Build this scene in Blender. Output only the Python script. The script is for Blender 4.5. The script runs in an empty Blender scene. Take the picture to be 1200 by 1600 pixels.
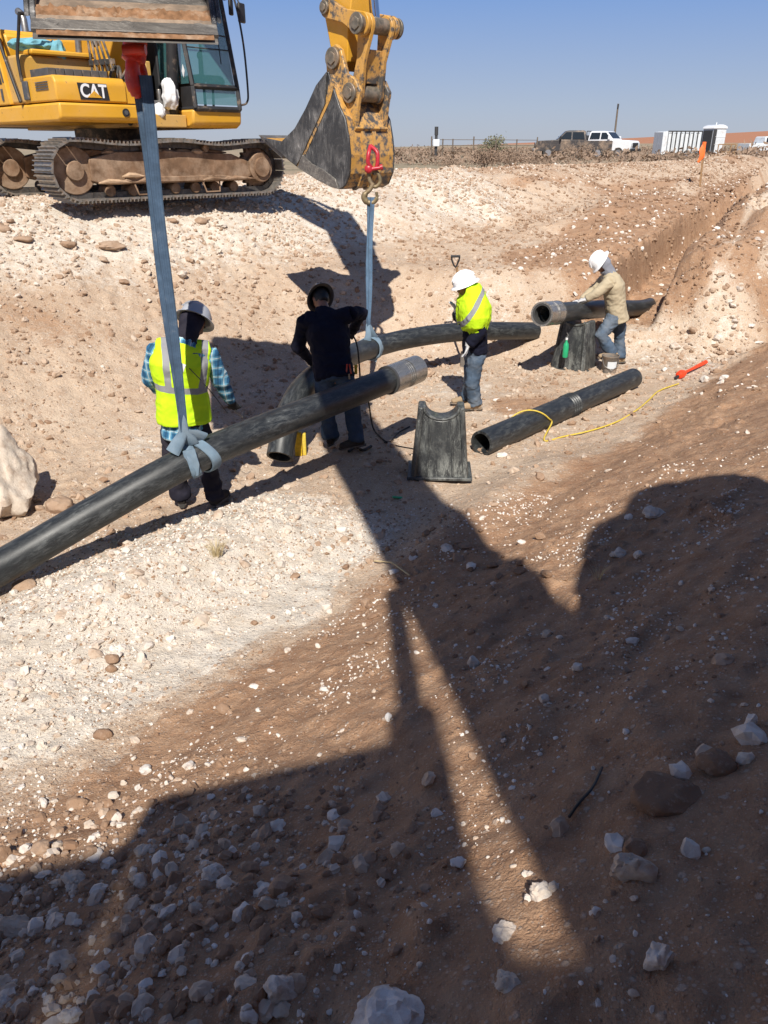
import bpy, bmesh, math, random
import numpy as np
from mathutils import Vector, Matrix, Euler, Quaternion
random.seed(7); RS = np.random.RandomState(11)
S = bpy.context.scene
COL = S.collection
R = math.radians
# ------------------------------------------------------------------ camera, sky, sun, exposure
CAM_Z = 2.9; PITCH = R(25.4)
cam = bpy.data.cameras.new('camera'); cam_o = bpy.data.objects.new('camera', cam); COL.objects.link(cam_o)
cam_o.location = (0, 0, CAM_Z); cam_o.rotation_euler = (R(90) - PITCH, 0, 0)
cam.sensor_fit = 'VERTICAL'; cam.sensor_height = 24; cam.lens = 24 * 1200 / 1600
cam.clip_start = .05; cam.clip_end = 12000; S.camera = cam_o
SUN_EL = R(47.5); SUN_AZ = R(181)                       # azimuth clockwise from +Y: behind the camera, a little right
SUN_DIR = Vector((math.cos(SUN_EL)*math.sin(SUN_AZ), math.cos(SUN_EL)*math.cos(SUN_AZ), math.sin(SUN_EL)))
W = bpy.data.worlds.new('World'); S.world = W; W.use_nodes = True
nt = W.node_tree; nt.nodes.clear()
sky = nt.nodes.new('ShaderNodeTexSky'); sky.sky_type = 'NISHITA'; sky.sun_disc = False
sky.sun_elevation = SUN_EL; sky.sun_rotation = SUN_AZ; sky.air_density = 1.0; sky.dust_density = 1.3; sky.ozone_density = 2.5; sky.altitude = 900
hs = nt.nodes.new('ShaderNodeHueSaturation'); hs.inputs['Hue'].default_value = .512; hs.inputs['Saturation'].default_value = .92; hs.inputs['Value'].default_value = 1
bg = nt.nodes.new('ShaderNodeBackground'); bg.inputs[1].default_value = .068
wo = nt.nodes.new('ShaderNodeOutputWorld')
nt.links.new(sky.outputs[0], hs.inputs['Color']); # the dusty blue of the day: Nishita sky blended with a clear-air gradient by elevation
tcw = nt.nodes.new('ShaderNodeTexCoord'); sxyz = nt.nodes.new('ShaderNodeSeparateXYZ'); rmp = nt.nodes.new('ShaderNodeValToRGB')
nt.links.new(tcw.outputs['Generated'], sxyz.inputs[0]); nt.links.new(sxyz.outputs[2], rmp.inputs[0])
K = 1/bg.inputs[1].default_value
SKY = [(0.0, (.36, .39, .46)), (.04, (.31, .37, .49)), (.15, (.150, .27, .54)), (.45, (.075, .135, .29)), (1.0, (.05, .09, .195))]
while len(rmp.color_ramp.elements) < len(SKY): rmp.color_ramp.elements.new(.5)
for e_, (p_, c_) in zip(rmp.color_ramp.elements, SKY): e_.position = p_; e_.color = (*c_, 1)
vm = nt.nodes.new('ShaderNodeVectorMath'); vm.operation = 'SCALE'; vm.inputs['Scale'].default_value = K; nt.links.new(rmp.outputs[0], vm.inputs[0])
tint = nt.nodes.new('ShaderNodeMix'); tint.data_type = 'RGBA'; tint.inputs['Factor'].default_value = .85
nt.links.new(hs.outputs[0], tint.inputs[6]); nt.links.new(vm.outputs[0], tint.inputs[7]); nt.links.new(tint.outputs[2], bg.inputs[0])
nt.links.new(bg.outputs[0], wo.inputs[0])
sl = bpy.data.lights.new('sun', 'SUN'); sl.energy = 5.0; sl.angle = R(.53); sl.color = (1, .948, .86)
so = bpy.data.objects.new('sun', sl); COL.objects.link(so); so.rotation_euler = (-SUN_DIR).to_track_quat('-Z', 'Y').to_euler()
S.view_settings.view_transform = 'Standard'; S.view_settings.look = 'None'; S.view_settings.exposure = .39; S.view_settings.gamma = 1
S.view_settings.use_curve_mapping = False
S.cycles.max_bounces = 6; S.cycles.transparent_max_bounces = 12

# survey helper: the point that lies in the photograph's direction (u, v) at ground distance Y
def ray(u, v):
    a = (u-600)/1200; b = -(v-800)/1200; c, s = math.cos(PITCH), math.sin(PITCH)
    return Vector((a, c + b*s, -s + b*c))
def at(u, v, Y):
    d = ray(u, v); return Vector((0, 0, CAM_Z)) + d*(Y/d.y)

# ------------------------------------------------------------------ noise
def _h(i, j, k):
    n = (i*374761393 + j*668265263 + k*2147483647 + 1013904223) & 0xffffffff
    n = ((n ^ (n >> 13))*1274126177) & 0xffffffff
    return ((n ^ (n >> 16)) & 0xffff)/65535.0
def vn(x, y, z=0.0, seed=0):
    x = np.asarray(x, float); y = np.asarray(y, float); z = np.asarray(z, float) + seed*17.31
    x, y, z = np.broadcast_arrays(x, y, z)
    i = np.floor(x).astype(np.int64); j = np.floor(y).astype(np.int64); k = np.floor(z).astype(np.int64)
    f = x-i; g = y-j; h = z-k; f = f*f*(3-2*f); g = g*g*(3-2*g); h = h*h*(3-2*h)
    r = 0
    for a in (0, 1):
        for b in (0, 1):
            for c in (0, 1):
                r = r + _h(i+a, j+b, k+c)*(f if a else 1-f)*(g if b else 1-g)*(h if c else 1-h)
    return r*2-1
def fbm(x, y, z=0.0, oct=4, seed=0, g=.5):
    r = 0; a = 1; t = 0
    for o in range(oct):
        r = r + a*vn(x*2**o, y*2**o, np.asarray(z)*2**o, seed+o); t += a; a *= g
    return r/t
def ss(a, b, x):
    t = np.clip((np.asarray(x, float)-a)/(b-a), 0, 1); return t*t*(3-2*t)
def smax(a, b, k=.25):
    h = np.clip(.5+.5*(a-b)/k, 0, 1); return b*(1-h)+a*h+k*h*(1-h)
def smin(a, b, k=.25): return -smax(-a, -b, k)

# ------------------------------------------------------------------ the lie of the land
EX, EY = .635, .772                                      # along the excavation; across it = (-EY, EX)
def sq(x, y): return EX*x+EY*y, -EY*x+EX*y
def qc(s): return 5.15 + .2*(s-13.15)                     # centre line of the trench
def H(x, y, fine=True):
    x = np.asarray(x, float); y = np.asarray(y, float)
    s, q = sq(x, y)
    qw = q + .28*fbm(s*.45, q*.25, seed=3, oct=3)
    near = .47*(3.0-qw) + .06*fbm(s*.5, q*1.3, seed=5, oct=2)
    near = smin(near, 2.2 + .015*s, .5)
    crest = 2.13 + .004*np.clip(s-8, 0, 60)
    far = .50*(qw-7.45); far = smin(far, crest, .45)
    base = 1.1*ss(10.9, 13.6, s + .5*fbm(x*.8, y*.8, seed=8, oct=2) + .8*(q-4.4))
    base = base + .25*np.clip(s-14, 0, 30)*.12
    z = smax(smax(base, near, .3), far, .35)
    # right shoulder beyond the pit: broken ground rising from the trench
    # low berm of white spoil left of the camera, clod ridge at the toe of the near bank
    z = z + .26*np.exp(-((s-2.9)/1.5)**2-((q-4.35)/.55)**2) + .07*np.exp(-((s-.8)/1.5)**2-((q-4.0)/1.0)**2)
    z = z + .13*np.exp(-((q-3.05-.12*np.sin(s*1.3))/.3)**2)*ss(3.6, 4.4, s)*ss(7.4, 6.0, s)
    z = z + .10*np.exp(-((s-9.5)/2.2)**2-((q-2.6)/.5)**2)*(.5+fbm(x*1.5, y*1.5, seed=2))
    # steep unseen heaps added right of the camera, shaped for the shadow they cast
    hp = np.exp(-(np.hypot((x-1.66)/1.0, (y+.36)/.95))**4)*3.95 + np.exp(-(np.hypot((x-3.7)/1.4, (y+.8)/1.2))**2.6)*2.7
    z = z + hp*(1+.22*fbm(x*1.4, y*1.4, seed=14, oct=3))
    z = z + (.42*ss(qc(s)-.35, qc(s)-.9, q)*ss(3.0, 3.8, q) + .12)*ss(11.6, 13.2, s)*ss(30, 20, s)*(.7+.8*fbm(x*1.1, y*1.1, seed=45, oct=3))
    # trench
    c = qc(s); tw = .44+.1*fbm(s*.7, 0*s, seed=9, oct=2)
    m = ss(tw+.13, tw-.05, np.abs(q-c))*ss(10.6, 12.0, s)*ss(60, 45, s)
    tf = .30+.035*(s-12)
    z = np.where(m > 0, z*(1-m)+np.minimum(z, tf)*m, z)
    # spoil thrown along the left side of the trench and hummocks on the right
    z = z + ss(14, 18, s)*(.35*np.exp(-((q-c-2.1)/1.0)**2) + .3*np.exp(-((q-c+1.5)/.7)**2))*(.6+.5*fbm(s*.3, q*.3, seed=4, oct=2))
    # plain and far rise
    pl = ss(13.5, 19, q)
    z = z*(1-pl) + pl*(2.05+.10*fbm(x*.05, y*.05, seed=6, oct=2))
    r = np.hypot(x, y)
    z = z + 26*ss(200, 900, r)*ss(-.12, .9, np.arctan2(x, np.maximum(y, 1)) + .0) 
    if fine:
        w = ss(60, 25, r)
        w1 = ss(26, 10, r)
        inpit = ss(2.6, 3.3, q)*ss(8.3, 7.6, q)*ss(12.4, 11.2, s)
        z = z + w*.05*fbm(x*1.6, y*1.6, seed=20, oct=3)*(1-.5*inpit)
        lump = fbm(x*6, y*6, seed=24, oct=3, g=.6)
        z = z + w1*.034*lump*(1-.35*inpit)
        # runnels raked down and along the near bank
        rg = 1-2*np.abs(fbm(x*.55, y*.55, seed=47, oct=4)); z = z + (.20*rg-.08)*ss(13, 16, s)*ss(qc(s)+.6, qc(s)+1.6, q)*ss(17, 14, q)*ss(70, 40, r) + .10*(1-2*np.abs(fbm(x*1.5, y*1.5, seed=48, oct=4)))*ss(10.5, 12, s)*ss(qc(s)-.5, qc(s)-1.1, q)*ss(60, 30, r)
        nb = ss(3.3, 2.4, q)*w1
        z = z + nb*.032*fbm(s*.9, q*6, seed=30, oct=4) + nb*.05*fbm(s*.5, q*2.2, seed=31, oct=2)
        cl = np.clip(fbm(x*11, y*11, seed=33, oct=2)-.12, 0, 1)
        z = z + w1*.075*cl*(.35+.9*ss(-.1, .5, fbm(x*.7, y*.7, seed=34, oct=2)))
        # bucket-tooth striations on the trench wall
        st = ss(.9, .4, np.abs(np.abs(q-c)-tw))*ss(11.5, 12.5, s)*ss(40, 25, s)
        z = z - st*.13*np.clip(vn(s*4.5, 0*s, seed=40), 0, 1)
    return z
def G(u, v, far=60):
    """where the sight line (u, v) meets the ground"""
    d = ray(u, v); t = np.linspace(.6, far, 5000)
    x = d.x*t; y = d.y*t; z = CAM_Z+d.z*t
    b = z < H(x, y)
    i = int(np.argmax(b)) if b.any() else len(t)-1
    for _ in range(1):
        tt = np.linspace(t[max(i-1, 0)], t[i], 60); zz = CAM_Z+d.z*tt; bb = zz < H(d.x*tt, d.y*tt); k = int(np.argmax(bb)) if bb.any() else 59
    T = tt[k]
    return Vector((d.x*T, d.y*T, float(H(d.x*T, d.y*T))))
def gz(x, y): return float(H(x, y))

# ------------------------------------------------------------------ mesh builder
class MB:
    def __init__(self, M=None): self.v = []; self.f = []; self.uv = []; self.M = M
    def add(self, vs, fs, uvs=None):
        o = len(self.v)
        self.v += [tuple(self.M @ Vector(p)) if self.M is not None else tuple(p) for p in vs]
        self.f += [tuple(i+o for i in f) for f in fs]
        self.uv += list(uvs) if uvs is not None else [(0, 0)]*len(vs)
        return self
    def box(self, c, s, rot=None, taper=1):
        cx, cy, cz = c; x, y, z = s[0]/2, s[1]/2, s[2]/2
        vs = [Vector((i*x*(taper if k > 0 else 1), j*y*(taper if k > 0 else 1), k*z)) for k in (-1, 1) for j in (-1, 1) for i in (-1, 1)]
        if rot is not None:
            m = rot.to_matrix() if isinstance(rot, (Euler, Quaternion)) else rot
            vs = [m @ p for p in vs]
        return self.add([p+Vector(c) for p in vs], [(0, 2, 3, 1), (4, 5, 7, 6), (0, 1, 5, 4), (2, 6, 7, 3), (0, 4, 6, 2), (1, 3, 7, 5)])
    def b2(self, x0, x1, y0, y1, z0, z1): return self.box(((x0+x1)/2, (y0+y1)/2, (z0+z1)/2), (abs(x1-x0), abs(y1-y0), abs(z1-z0)))
    def tube(self, pts, rad, seg=12, caps=True, up=None, flat=1.0, closed=False):
        pts = [Vector(p) for p in pts]; n = len(pts)
        rad = [rad]*n if not hasattr(rad, '__len__') else rad
        vs = []; uv = []; L = 0; nrm = None
        for i, p in enumerate(pts):
            a = pts[(i-1) % n] if (closed or i) else p; b = pts[(i+1) % n] if (closed or i < n-1) else p
            t = (b-a).normalized()
            if nrm is None:
                u0 = Vector(up) if up is not None else (Vector((0, 0, 1)) if abs(t.z) < .9 else Vector((1, 0, 0)))
                nrm = (u0-t*u0.dot(t)).normalized()
            else: nrm = (nrm-t*nrm.dot(t)).normalized()
            bi = t.cross(nrm)
            if i: L += (p-pts[i-1]).length
            r = rad[i]; ra, rb = (r if hasattr(r, '__len__') else (r, r*flat))
            for k in range(seg):
                an = 2*math.pi*k/seg
                vs.append(p+nrm*(math.cos(an)*ra)+bi*(math.sin(an)*rb)); uv.append((k/seg, L))
        fs = [(i*seg+k, i*seg+(k+1) % seg, (i+1)*seg+(k+1) % seg, (i+1)*seg+k) for i in range(n-1) for k in range(seg)]
        if closed: fs += [((n-1)*seg+k, (n-1)*seg+(k+1) % seg, (k+1) % seg, k) for k in range(seg)]
        elif caps: fs += [tuple(range(seg))[::-1], tuple(range((n-1)*seg, n*seg))]
        return self.add(vs, fs, uv)
    def cyl(self, a, b, r, r2=None, seg=16, caps=True): return self.tube([a, b], [r, r if r2 is None else r2], seg, caps)
    def pipe(self, pts, ro, ri, seg=28):
        n0 = len(self.v); self.tube(pts, ro, seg, caps=False); n1 = len(self.v); self.tube(pts, ri, seg, caps=False)
        m = len(pts)
        self.f = self.f[:-(m-1)*seg]+[f[::-1] for f in self.f[-(m-1)*seg:]]
        for e in (0, (m-1)*seg):
            for k in range(seg):
                a, b, c, d = n0+e+k, n0+e+(k+1) % seg, n1+e+(k+1) % seg, n1+e+k
                self.f.append((a, d, c, b) if e == 0 else (a, b, c, d))
        return self
    def prism(self, poly, t0, t1, frame=None):
        """poly in local XZ, extruded along Y from t0 to t1"""
        n = len(poly); vs = [(p[0], t0, p[1]) for p in poly]+[(p[0], t1, p[1]) for p in poly]
        if frame is not None: vs = [frame @ Vector(p) for p in vs]
        fs = [tuple(range(n)), tuple(range(n, 2*n))[::-1]]+[(i, i+n, (i+1) % n+n, (i+1) % n) for i in range(n)]
        return self.add(vs, fs)
    def lathe(self, prof, seg=24, c=(0, 0, 0), flat=(1, 1)):
        vs = []; n = len(prof)
        for r, z in prof:
            for k in range(seg):
                a = 2*math.pi*k/seg; vs.append((c[0]+r*math.cos(a)*flat[0], c[1]+r*math.sin(a)*flat[1], c[2]+z))
        fs = [(i*seg+k, i*seg+(k+1) % seg, (i+1)*seg+(k+1) % seg, (i+1)*seg+k) for i in range(n-1) for k in range(seg)]
        return self.add(vs, fs)
    def ell(self, c, r, seg=14, rings=8, rot=None):
        vs = []; m = rot.to_matrix() if rot is not None else Matrix.Identity(3)
        for i in range(rings+1):
            th = math.pi*(i+.001)/(rings+.002)
            for k in range(seg):
                a = 2*math.pi*k/seg
                vs.append(Vector(c)+m @ Vector((r[0]*math.sin(th)*math.cos(a), r[1]*math.sin(th)*math.sin(a), -r[2]*math.cos(th))))
        fs = [(i*seg+k, i*seg+(k+1) % seg, (i+1)*seg+(k+1) % seg, (i+1)*seg+k) for i in range(rings) for k in range(seg)]
        fs += [tuple(range(seg))[::-1], tuple(range(rings*seg, (rings+1)*seg))]
        return self.add(vs, fs)
    def mesh(self, name, ang=40):
        me = bpy.data.meshes.new(name); me.from_pydata(self.v, [], self.f)
        bm = bmesh.new(); bm.from_mesh(me)
        uvl = bm.loops.layers.uv.new('UVMap')
        for f in bm.faces:
            for l in f.loops: l[uvl].uv = self.uv[l.vert.index]
            us = [l[uvl].uv[0] for l in f.loops]
            if max(us)-min(us) > .5:
                for l in f.loops:
                    if l[uvl].uv[0] < .5: l[uvl].uv[0] += 1
        bmesh.ops.recalc_face_normals(bm, faces=bm.faces)
        bm.to_mesh(me); bm.free()
        me.polygons.foreach_set('use_smooth', [True]*len(me.polygons))
        try: me.set_sharp_from_angle(angle=R(ang))
        except Exception: pass
        return me
    def build(self, name, mat, parent=None, ang=40, bevel=0, label=None):
        me = self.mesh(name, ang); o = link(name, me, parent)
        me.materials.append(mat)
        if bevel:
            b = o.modifiers.new('bevel', 'BEVEL'); b.width = bevel; b.segments = 2; b.limit_method = 'ANGLE'; b.angle_limit = R(35); b.harden_normals = False
        if label: o['label'] = label
        return o
def link(name, data, parent=None):
    o = bpy.data.objects.new(name, data); COL.objects.link(o)
    if parent is not None: o.parent = parent
    return o
def tag(o, label=None, cat=None, group=None, kind=None):
    if label: o['label'] = label
    if cat: o['category'] = cat
    if group: o['group'] = group
    if kind: o['kind'] = kind
    return o
def thing(name, label, cat, loc=(0, 0, 0), rz=0, group=None):
    o = bpy.data.objects.new(name, None); COL.objects.link(o); o.location = loc; o.rotation_euler = (0, 0, rz); o.empty_display_size = .2
    return tag(o, label, cat, group)
def copy_tree(o, parent=None):
    kids = [c for c in bpy.data.objects if c.parent == o]
    c = o.copy(); COL.objects.link(c)
    if parent is not None: c.parent = parent
    for k in kids: copy_tree(k, c)
    return c
def bez(pts, n=8):
    """Catmull-Rom through the points"""
    P = [Vector(p) for p in pts]; P = [P[0]*2-P[1]]+P+[P[-1]*2-P[-2]]; out = []
    for i in range(1, len(P)-2):
        for k in range(n):
            t = k/n; a, b, c, d = P[i-1:i+3]
            out.append(.5*((2*b)+(-a+c)*t+(2*a-5*b+4*c-d)*t*t+(-a+3*b-3*c+d)*t**3))
    out.append(P[-2]); return out

# ------------------------------------------------------------------ materials
class NT:
    def __init__(self, name):
        self.m = bpy.data.materials.new(name); self.m.use_nodes = True; self.t = self.m.node_tree; self.t.nodes.clear()
        self.out = self.t.nodes.new('ShaderNodeOutputMaterial'); self.b = self.t.nodes.new('ShaderNodeBsdfPrincipled')
        self.t.links.new(self.b.outputs[0], self.out.inputs[0]); self.tc = self.t.nodes.new('ShaderNodeTexCoord')
    def n(self, typ, ins=None, **kw):
        nd = self.t.nodes.new(typ)
        for k, v in kw.items(): setattr(nd, k, v)
        for k, v in (ins or {}).items(): self.set(nd.inputs[k], v)
        return nd
    def set(self, sock, v):
        if isinstance(v, bpy.types.NodeSocket): self.t.links.new(v, sock)
        else: sock.default_value = v
    def noise(self, scale, vec=None, detail=5, rough=.55, dist=0, out=0):
        nd = self.n('ShaderNodeTexNoise', {'Scale': scale, 'Detail': detail, 'Roughness': rough, 'Distortion': dist, 'Vector': vec if vec is not None else self.tc.outputs['Object']})
        return nd.outputs[out]
    def map(self, vec, sc): return self.n('ShaderNodeMapping', {'Vector': vec, 'Scale': sc}).outputs[0]
    def ramp(self, fac, stops, interp='LINEAR'):
        nd = self.n('ShaderNodeValToRGB', {'Fac': fac}); cr = nd.color_ramp; cr.interpolation = interp
        while len(cr.elements) < len(stops): cr.elements.new(.5)
        for e, (p, c) in zip(cr.elements, stops):
            e.position = p; e.color = (c, c, c, 1) if not hasattr(c, '__len__') else (*c, 1)
        return nd.outputs[0]
    def mix(self, fac, a, b, mode='MIX'):
        nd = self.n('ShaderNodeMix', data_type='RGBA', blend_type=mode)
        self.set(nd.inputs['Factor'], fac)
        for s, v in ((nd.inputs[6], a), (nd.inputs[7], b)): self.set(s, v if isinstance(v, bpy.types.NodeSocket) else (*v, 1))
        return nd.outputs[2]
    def math(self, op, a, b=0.0, c=None):
        nd = self.n('ShaderNodeMath', operation=op); self.set(nd.inputs[0], a); self.set(nd.inputs[1], b)
        if c is not None: self.set(nd.inputs[2], c)
        return nd.outputs[0]
    def fin(self, col, rough=.6, metal=0, bump=None, bs=.3, bd=.01, spec=.5):
        self.set(self.b.inputs['Base Color'], col if isinstance(col, bpy.types.NodeSocket) else (*col, 1))
        self.set(self.b.inputs['Roughness'], rough); self.set(self.b.inputs['Metallic'], metal)
        self.b.inputs['Specular IOR Level'].default_value = spec
        if bump is not None:
            bm = self.n('ShaderNodeBump', {'Height': bump, 'Strength': bs, 'Distance': bd}); self.t.links.new(bm.outputs[0], self.b.inputs['Normal'])
        return self.m
DUST = (.40, .29, .205)
def m_plain(name, col, rough=.6, metal=0, var=.15, scale=8, dust=.0, bs=.15, spec=.5):
    t = NT(name); n = t.noise(scale); c = t.mix(t.ramp(n, [(.3, 0), (.7, 1)]), tuple(x*(1-var) for x in col), tuple(min(1, x*(1+var)) for x in col))
    if dust > 0:
        d = t.ramp(t.noise(scale*.6, detail=8, rough=.7), [(.62-dust*.4, 0), (.78-dust*.3, 1)]); c = t.mix(t.math('MULTIPLY', d, .75), c, DUST)
    return t.fin(c, rough, metal, n, bs, .004, spec)
def m_paint(name, col, dirt=.5, worn=None):
    """machine paint: scuffs, dust film, mud on the lower edges"""
    t = NT(name); ob = t.tc.outputs['Object']
    n1 = t.noise(1.1, ob, 8, .65); n2 = t.noise(14, ob, 6, .7); n3 = t.noise(45, ob, 3)
    c = t.mix(t.ramp(n1, [(.35, 0), (.7, 1)]), tuple(x*.88 for x in col), tuple(min(1, x*1.06) for x in col))
    c = t.mix(t.math('MULTIPLY', t.ramp(n1, [(.55-.25*dirt, 0), (.85-.2*dirt, 1)]), .55*dirt+.15), c, DUST)
    c = t.mix(t.ramp(n2, [(.66-.06*dirt, 0), (.74-.06*dirt, 1)]), c, (.17, .11, .07))
    if worn is not None:
        w = t.ramp(t.math('ADD', t.math('MULTIPLY', n2, .55), t.math('MULTIPLY', n1, .45)), [(worn, 0), (worn+.07, 1)])
        c = t.mix(w, c, (.085, .08, .078))
    r = t.ramp(n2, [(.3, .32), (.7, .62)])
    return t.fin(c, r, 0, n3, .12, .003)
def m_scuffed(name, base, light, amount=.5, rough=.5, metal=0., stretch=(6, 6, .8), uv=False):
    """black plastic or steel with pale scratches drawn along it"""
    t = NT(name); src = t.tc.outputs['UV'] if uv else t.tc.outputs['Object']
    a = t.noise(3.0, t.map(src, stretch), 9, .72, .6); b = t.noise(2.0, t.map(src, (1.5, 1.5, 1.5) if not uv else (3, .8, 1)), 5, .6); k = t.noise(60, src, 3)
    f = t.math('MULTIPLY', t.ramp(a, [(.50-.1*amount, 0), (.72, 1)]), t.ramp(b, [(.35, .15), (.62, 1)]))
    c = t.mix(f, base, light); c = t.mix(t.ramp(a, [(.66, 0), (.7, .8)]), c, tuple(min(1, x*2) for x in light))
    sc_ = t.noise(9.0, t.map(src, tuple(q*(5 if i < 2 else .6) if not uv else q*(6, .45, 1)[i] for i, q in enumerate(stretch))), 3, .6, 1.2)
    c = t.mix(t.math('MULTIPLY', t.ramp(sc_, [(.615, 0), (.64, 1)]), t.ramp(b, [(.4, .1), (.6, .75)])), c, tuple(min(1, x*1.6) for x in light))
    c = t.mix(t.math('MULTIPLY', t.ramp(t.noise(30, src, 6, .8), [(.55, 0), (.7, 1)]), .35), c, light)
    return t.fin(c, t.math('ADD', t.math('MULTIPLY', f, .3), rough), metal, t.math('ADD', a, t.math('MULTIPLY', k, .2)), .18, .004)
def m_cloth(name, col, var=.25, dirt=.0, dcol=DUST, rough=.9, weave=400):
    t = NT(name); ob = t.tc.outputs['Object']; n = t.noise(5, ob, 6, .6); w = t.noise(weave, ob, 2)
    c = t.mix(t.ramp(n, [(.3, 0), (.72, 1)]), tuple(x*(1-var) for x in col), tuple(min(1, x*(1+var)) for x in col))
    if dirt: c = t.mix(t.math('MULTIPLY', t.ramp(t.noise(3.2, ob, 7, .7), [(.45, 0), (.75, 1)]), dirt), c, dcol)
    return t.fin(c, rough, 0, t.math('ADD', t.math('MULTIPLY', w, .15), t.noise(22, ob, 4)), .35, .006, .2)
def m_web(name, col, edge):
    t = NT(name); uv = t.tc.outputs['UV']; sp = t.n('ShaderNodeSeparateXYZ', {'Vector': uv}); x = sp.outputs[0]; ob = t.tc.outputs['Object']
    n = t.noise(6, ob, 7, .7); c = t.mix(t.ramp(n, [(.3, 0), (.7, 1)]), tuple(q*.6 for q in col), tuple(q*1.35 for q in col))
    e = t.math('GREATER_THAN', t.math('ABSOLUTE', t.math('SUBTRACT', x, .5)), .41); c = t.mix(t.math('MULTIPLY', e, .55), c, edge)
    st = t.math('LESS_THAN', t.math('PINGPONG', t.math('MULTIPLY', x, 9.0), 1.0), .18); c = t.mix(t.math('MULTIPLY', st, .35), c, (.02, .03, .05))
    c = t.mix(t.ramp(t.noise(3, ob, 9, .8), [(.56, 0), (.72, .65)]), c, (.25, .23, .20))
    w = t.n('ShaderNodeTexWave', {'Vector': uv, 'Scale': 60.0}, bands_direction='Y').outputs['Fac']
    return t.fin(c, .85, 0, t.math('ADD', t.math('MULTIPLY', w, .4), t.noise(60, ob, 4)), .5, .004, .2)
M = {}
M['yellow'] = m_paint('machine yellow paint', (.66, .34, .022), .35)
M['yellow_worn'] = m_paint('worn bucket linkage paint', (.62, .31, .025), .85, .505)
M['yellow_dusty'] = m_paint('dusty side panel paint', (.55, .32, .06), .6)
M['shell_worn'] = m_paint('scoured bucket shell paint', (.56, .28, .03), .9, .475)
M['bucket_steel'] = m_scuffed('scoured bucket steel', (.05, .05, .052), (.30, .29, .28), .35, .42, .35, (3, 3, 1.2))
M['bucket_rust'] = m_plain('dirty bucket interior steel', (.17, .125, .09), .8, .1, .3, 9, .5, .5)
M['cut_edge'] = m_scuffed('cutting edge steel', (.13, .12, .11), (.38, .35, .31), .45, .45, .4, (1, 6, 6))
M['mud'] = m_plain('caked red mud', (.22, .12, .065), .95, 0, .35, 25, .3, 1.0, .1)
M['black'] = m_plain('black painted steel', (.018, .018, .02), .6, 0, .3, 6, .1)
M['black_dusty'] = m_plain('dusty black rubber', (.045, .043, .042), .75, 0, .3, 9, .35)
M['grey_dark'] = m_plain('dark grey plastic', (.07, .072, .078), .6, 0, .2, 9, .15)
M['mud_pale'] = m_plain('pale dried mud', (.42, .29, .19), .95, 0, .3, 12, .3, .9, .1)
M['track'] = m_plain('worn track steel', (.10, .092, .085), .45, .55, .35, 14, .22, .3)
M['track_pad'] = m_plain('polished dusty track shoe', (.26, .24, .215), .42, .55, .35, 11, .35, .3)
M['frame_mud'] = m_plain('mud covered track frame', (.19, .115, .07), .85, 0, .35, 5, .45, .9, .2)
M['chrome'] = m_plain('chromed rod', (.72, .74, .76), .12, 1, .05, 4, 0, .02)
M['pin'] = m_plain('grimy pin boss', (.19, .165, .13), .55, .5, .35, 18, .4, .4)
M['steel'] = m_plain('bare steel', (.30, .29, .28), .4, .8, .2, 20, .1)
M['glass'] = None
t = NT('tinted cab glass'); t.fin((.10, .22, .22), .04, 0, None); t.b.inputs['Transmission Weight'].default_value = .0; t.b.inputs['Alpha'].default_value = .5; t.b.inputs['Base Color'].default_value = (.06, .17, .18, 1); M['glass'] = t.m
t = NT('clear cab glass'); t.fin((.35, .6, .62), .03, 0, None); t.b.inputs['Alpha'].default_value = .25; M['glass_clear'] = t.m
M['seat'] = m_plain('cab seat fabric', (.02, .022, .028), .85)
M['pipe'] = m_scuffed('black polyethylene pipe with chalky scuffs', (.016, .018, .020), (.10, .107, .108), .42, .42, 0, (7, 2.6, 1), True)
M['pipe_in'] = m_plain('pipe bore', (.02, .02, .021), .5, 0, .2, 9, .2)
M['coupling'] = m_scuffed('grey coupling sleeve', (.30, .29, .27), (.52, .50, .46), .5, .27, .75, (8, 3, 1), True)
M['coupling_dark'] = m_plain('dark coupling ring', (.05, .05, .05), .45)
M['stand'] = m_scuffed('black moulded pipe stand with dust and scratches', (.028, .03, .032), (.26, .27, .25), .45, .42, 0, (5, 5, 1.3))
M['sling'] = m_cloth('blue grey webbing sling', (.055, .095, .155), .35, .5, (.13, .145, .17), .85, 500)
M['sling_pale'] = m_cloth('dusty knotted sling webbing', (.15, .215, .28), .3, .4, (.30, .31, .31), .85, 500)
M['sling_far'] = m_cloth('blue webbing sling', (.10, .17, .27), .3, .4, (.25, .28, .32), .85, 500)
M['web_a'] = m_web('blue grey polyester webbing', (.060, .098, .155), (.03, .045, .07)); M['web_b'] = m_web('mid blue polyester webbing', (.11, .18, .275), (.05, .08, .12))
M['red'] = m_plain('red painted hook', (.50, .028, .014), .4, 0, .3, 14, .25)
M['shackle'] = m_plain('crimson shackle', (.42, .02, .035), .4, 0, .25, 14, .1)
M['hook'] = m_plain('dusty olive hook steel', (.22, .17, .095), .55, .4, .3, 14, .3)
M['white_bag'] = m_cloth('white plastic sack', (.72, .73, .74), .12, .1, DUST, .5, 30)
M['blue_cloth'] = m_cloth('turquoise cloth', (.16, .38, .46), .3)
M['denim'] = m_cloth('blue denim', (.065, .095, .14), .35, .45, (.30, .29, .27))
M['denim_dark'] = m_cloth('dark denim', (.035, .06, .105), .35, .25, (.16, .17, .18))
M['trouser'] = m_cloth('dark navy work trousers', (.018, .017, .028), .3, .3, (.09, .075, .07))
M['navy'] = m_cloth('navy blue sweatshirt', (.006, .007, .018), .3, .06, (.05, .05, .07))
M['tan'] = m_cloth('tan canvas jacket', (.41, .345, .24), .12, .35, (.30, .25, .18))
M['grey_hood'] = m_cloth('grey cotton hood', (.21, .22, .26), .2)
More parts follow.
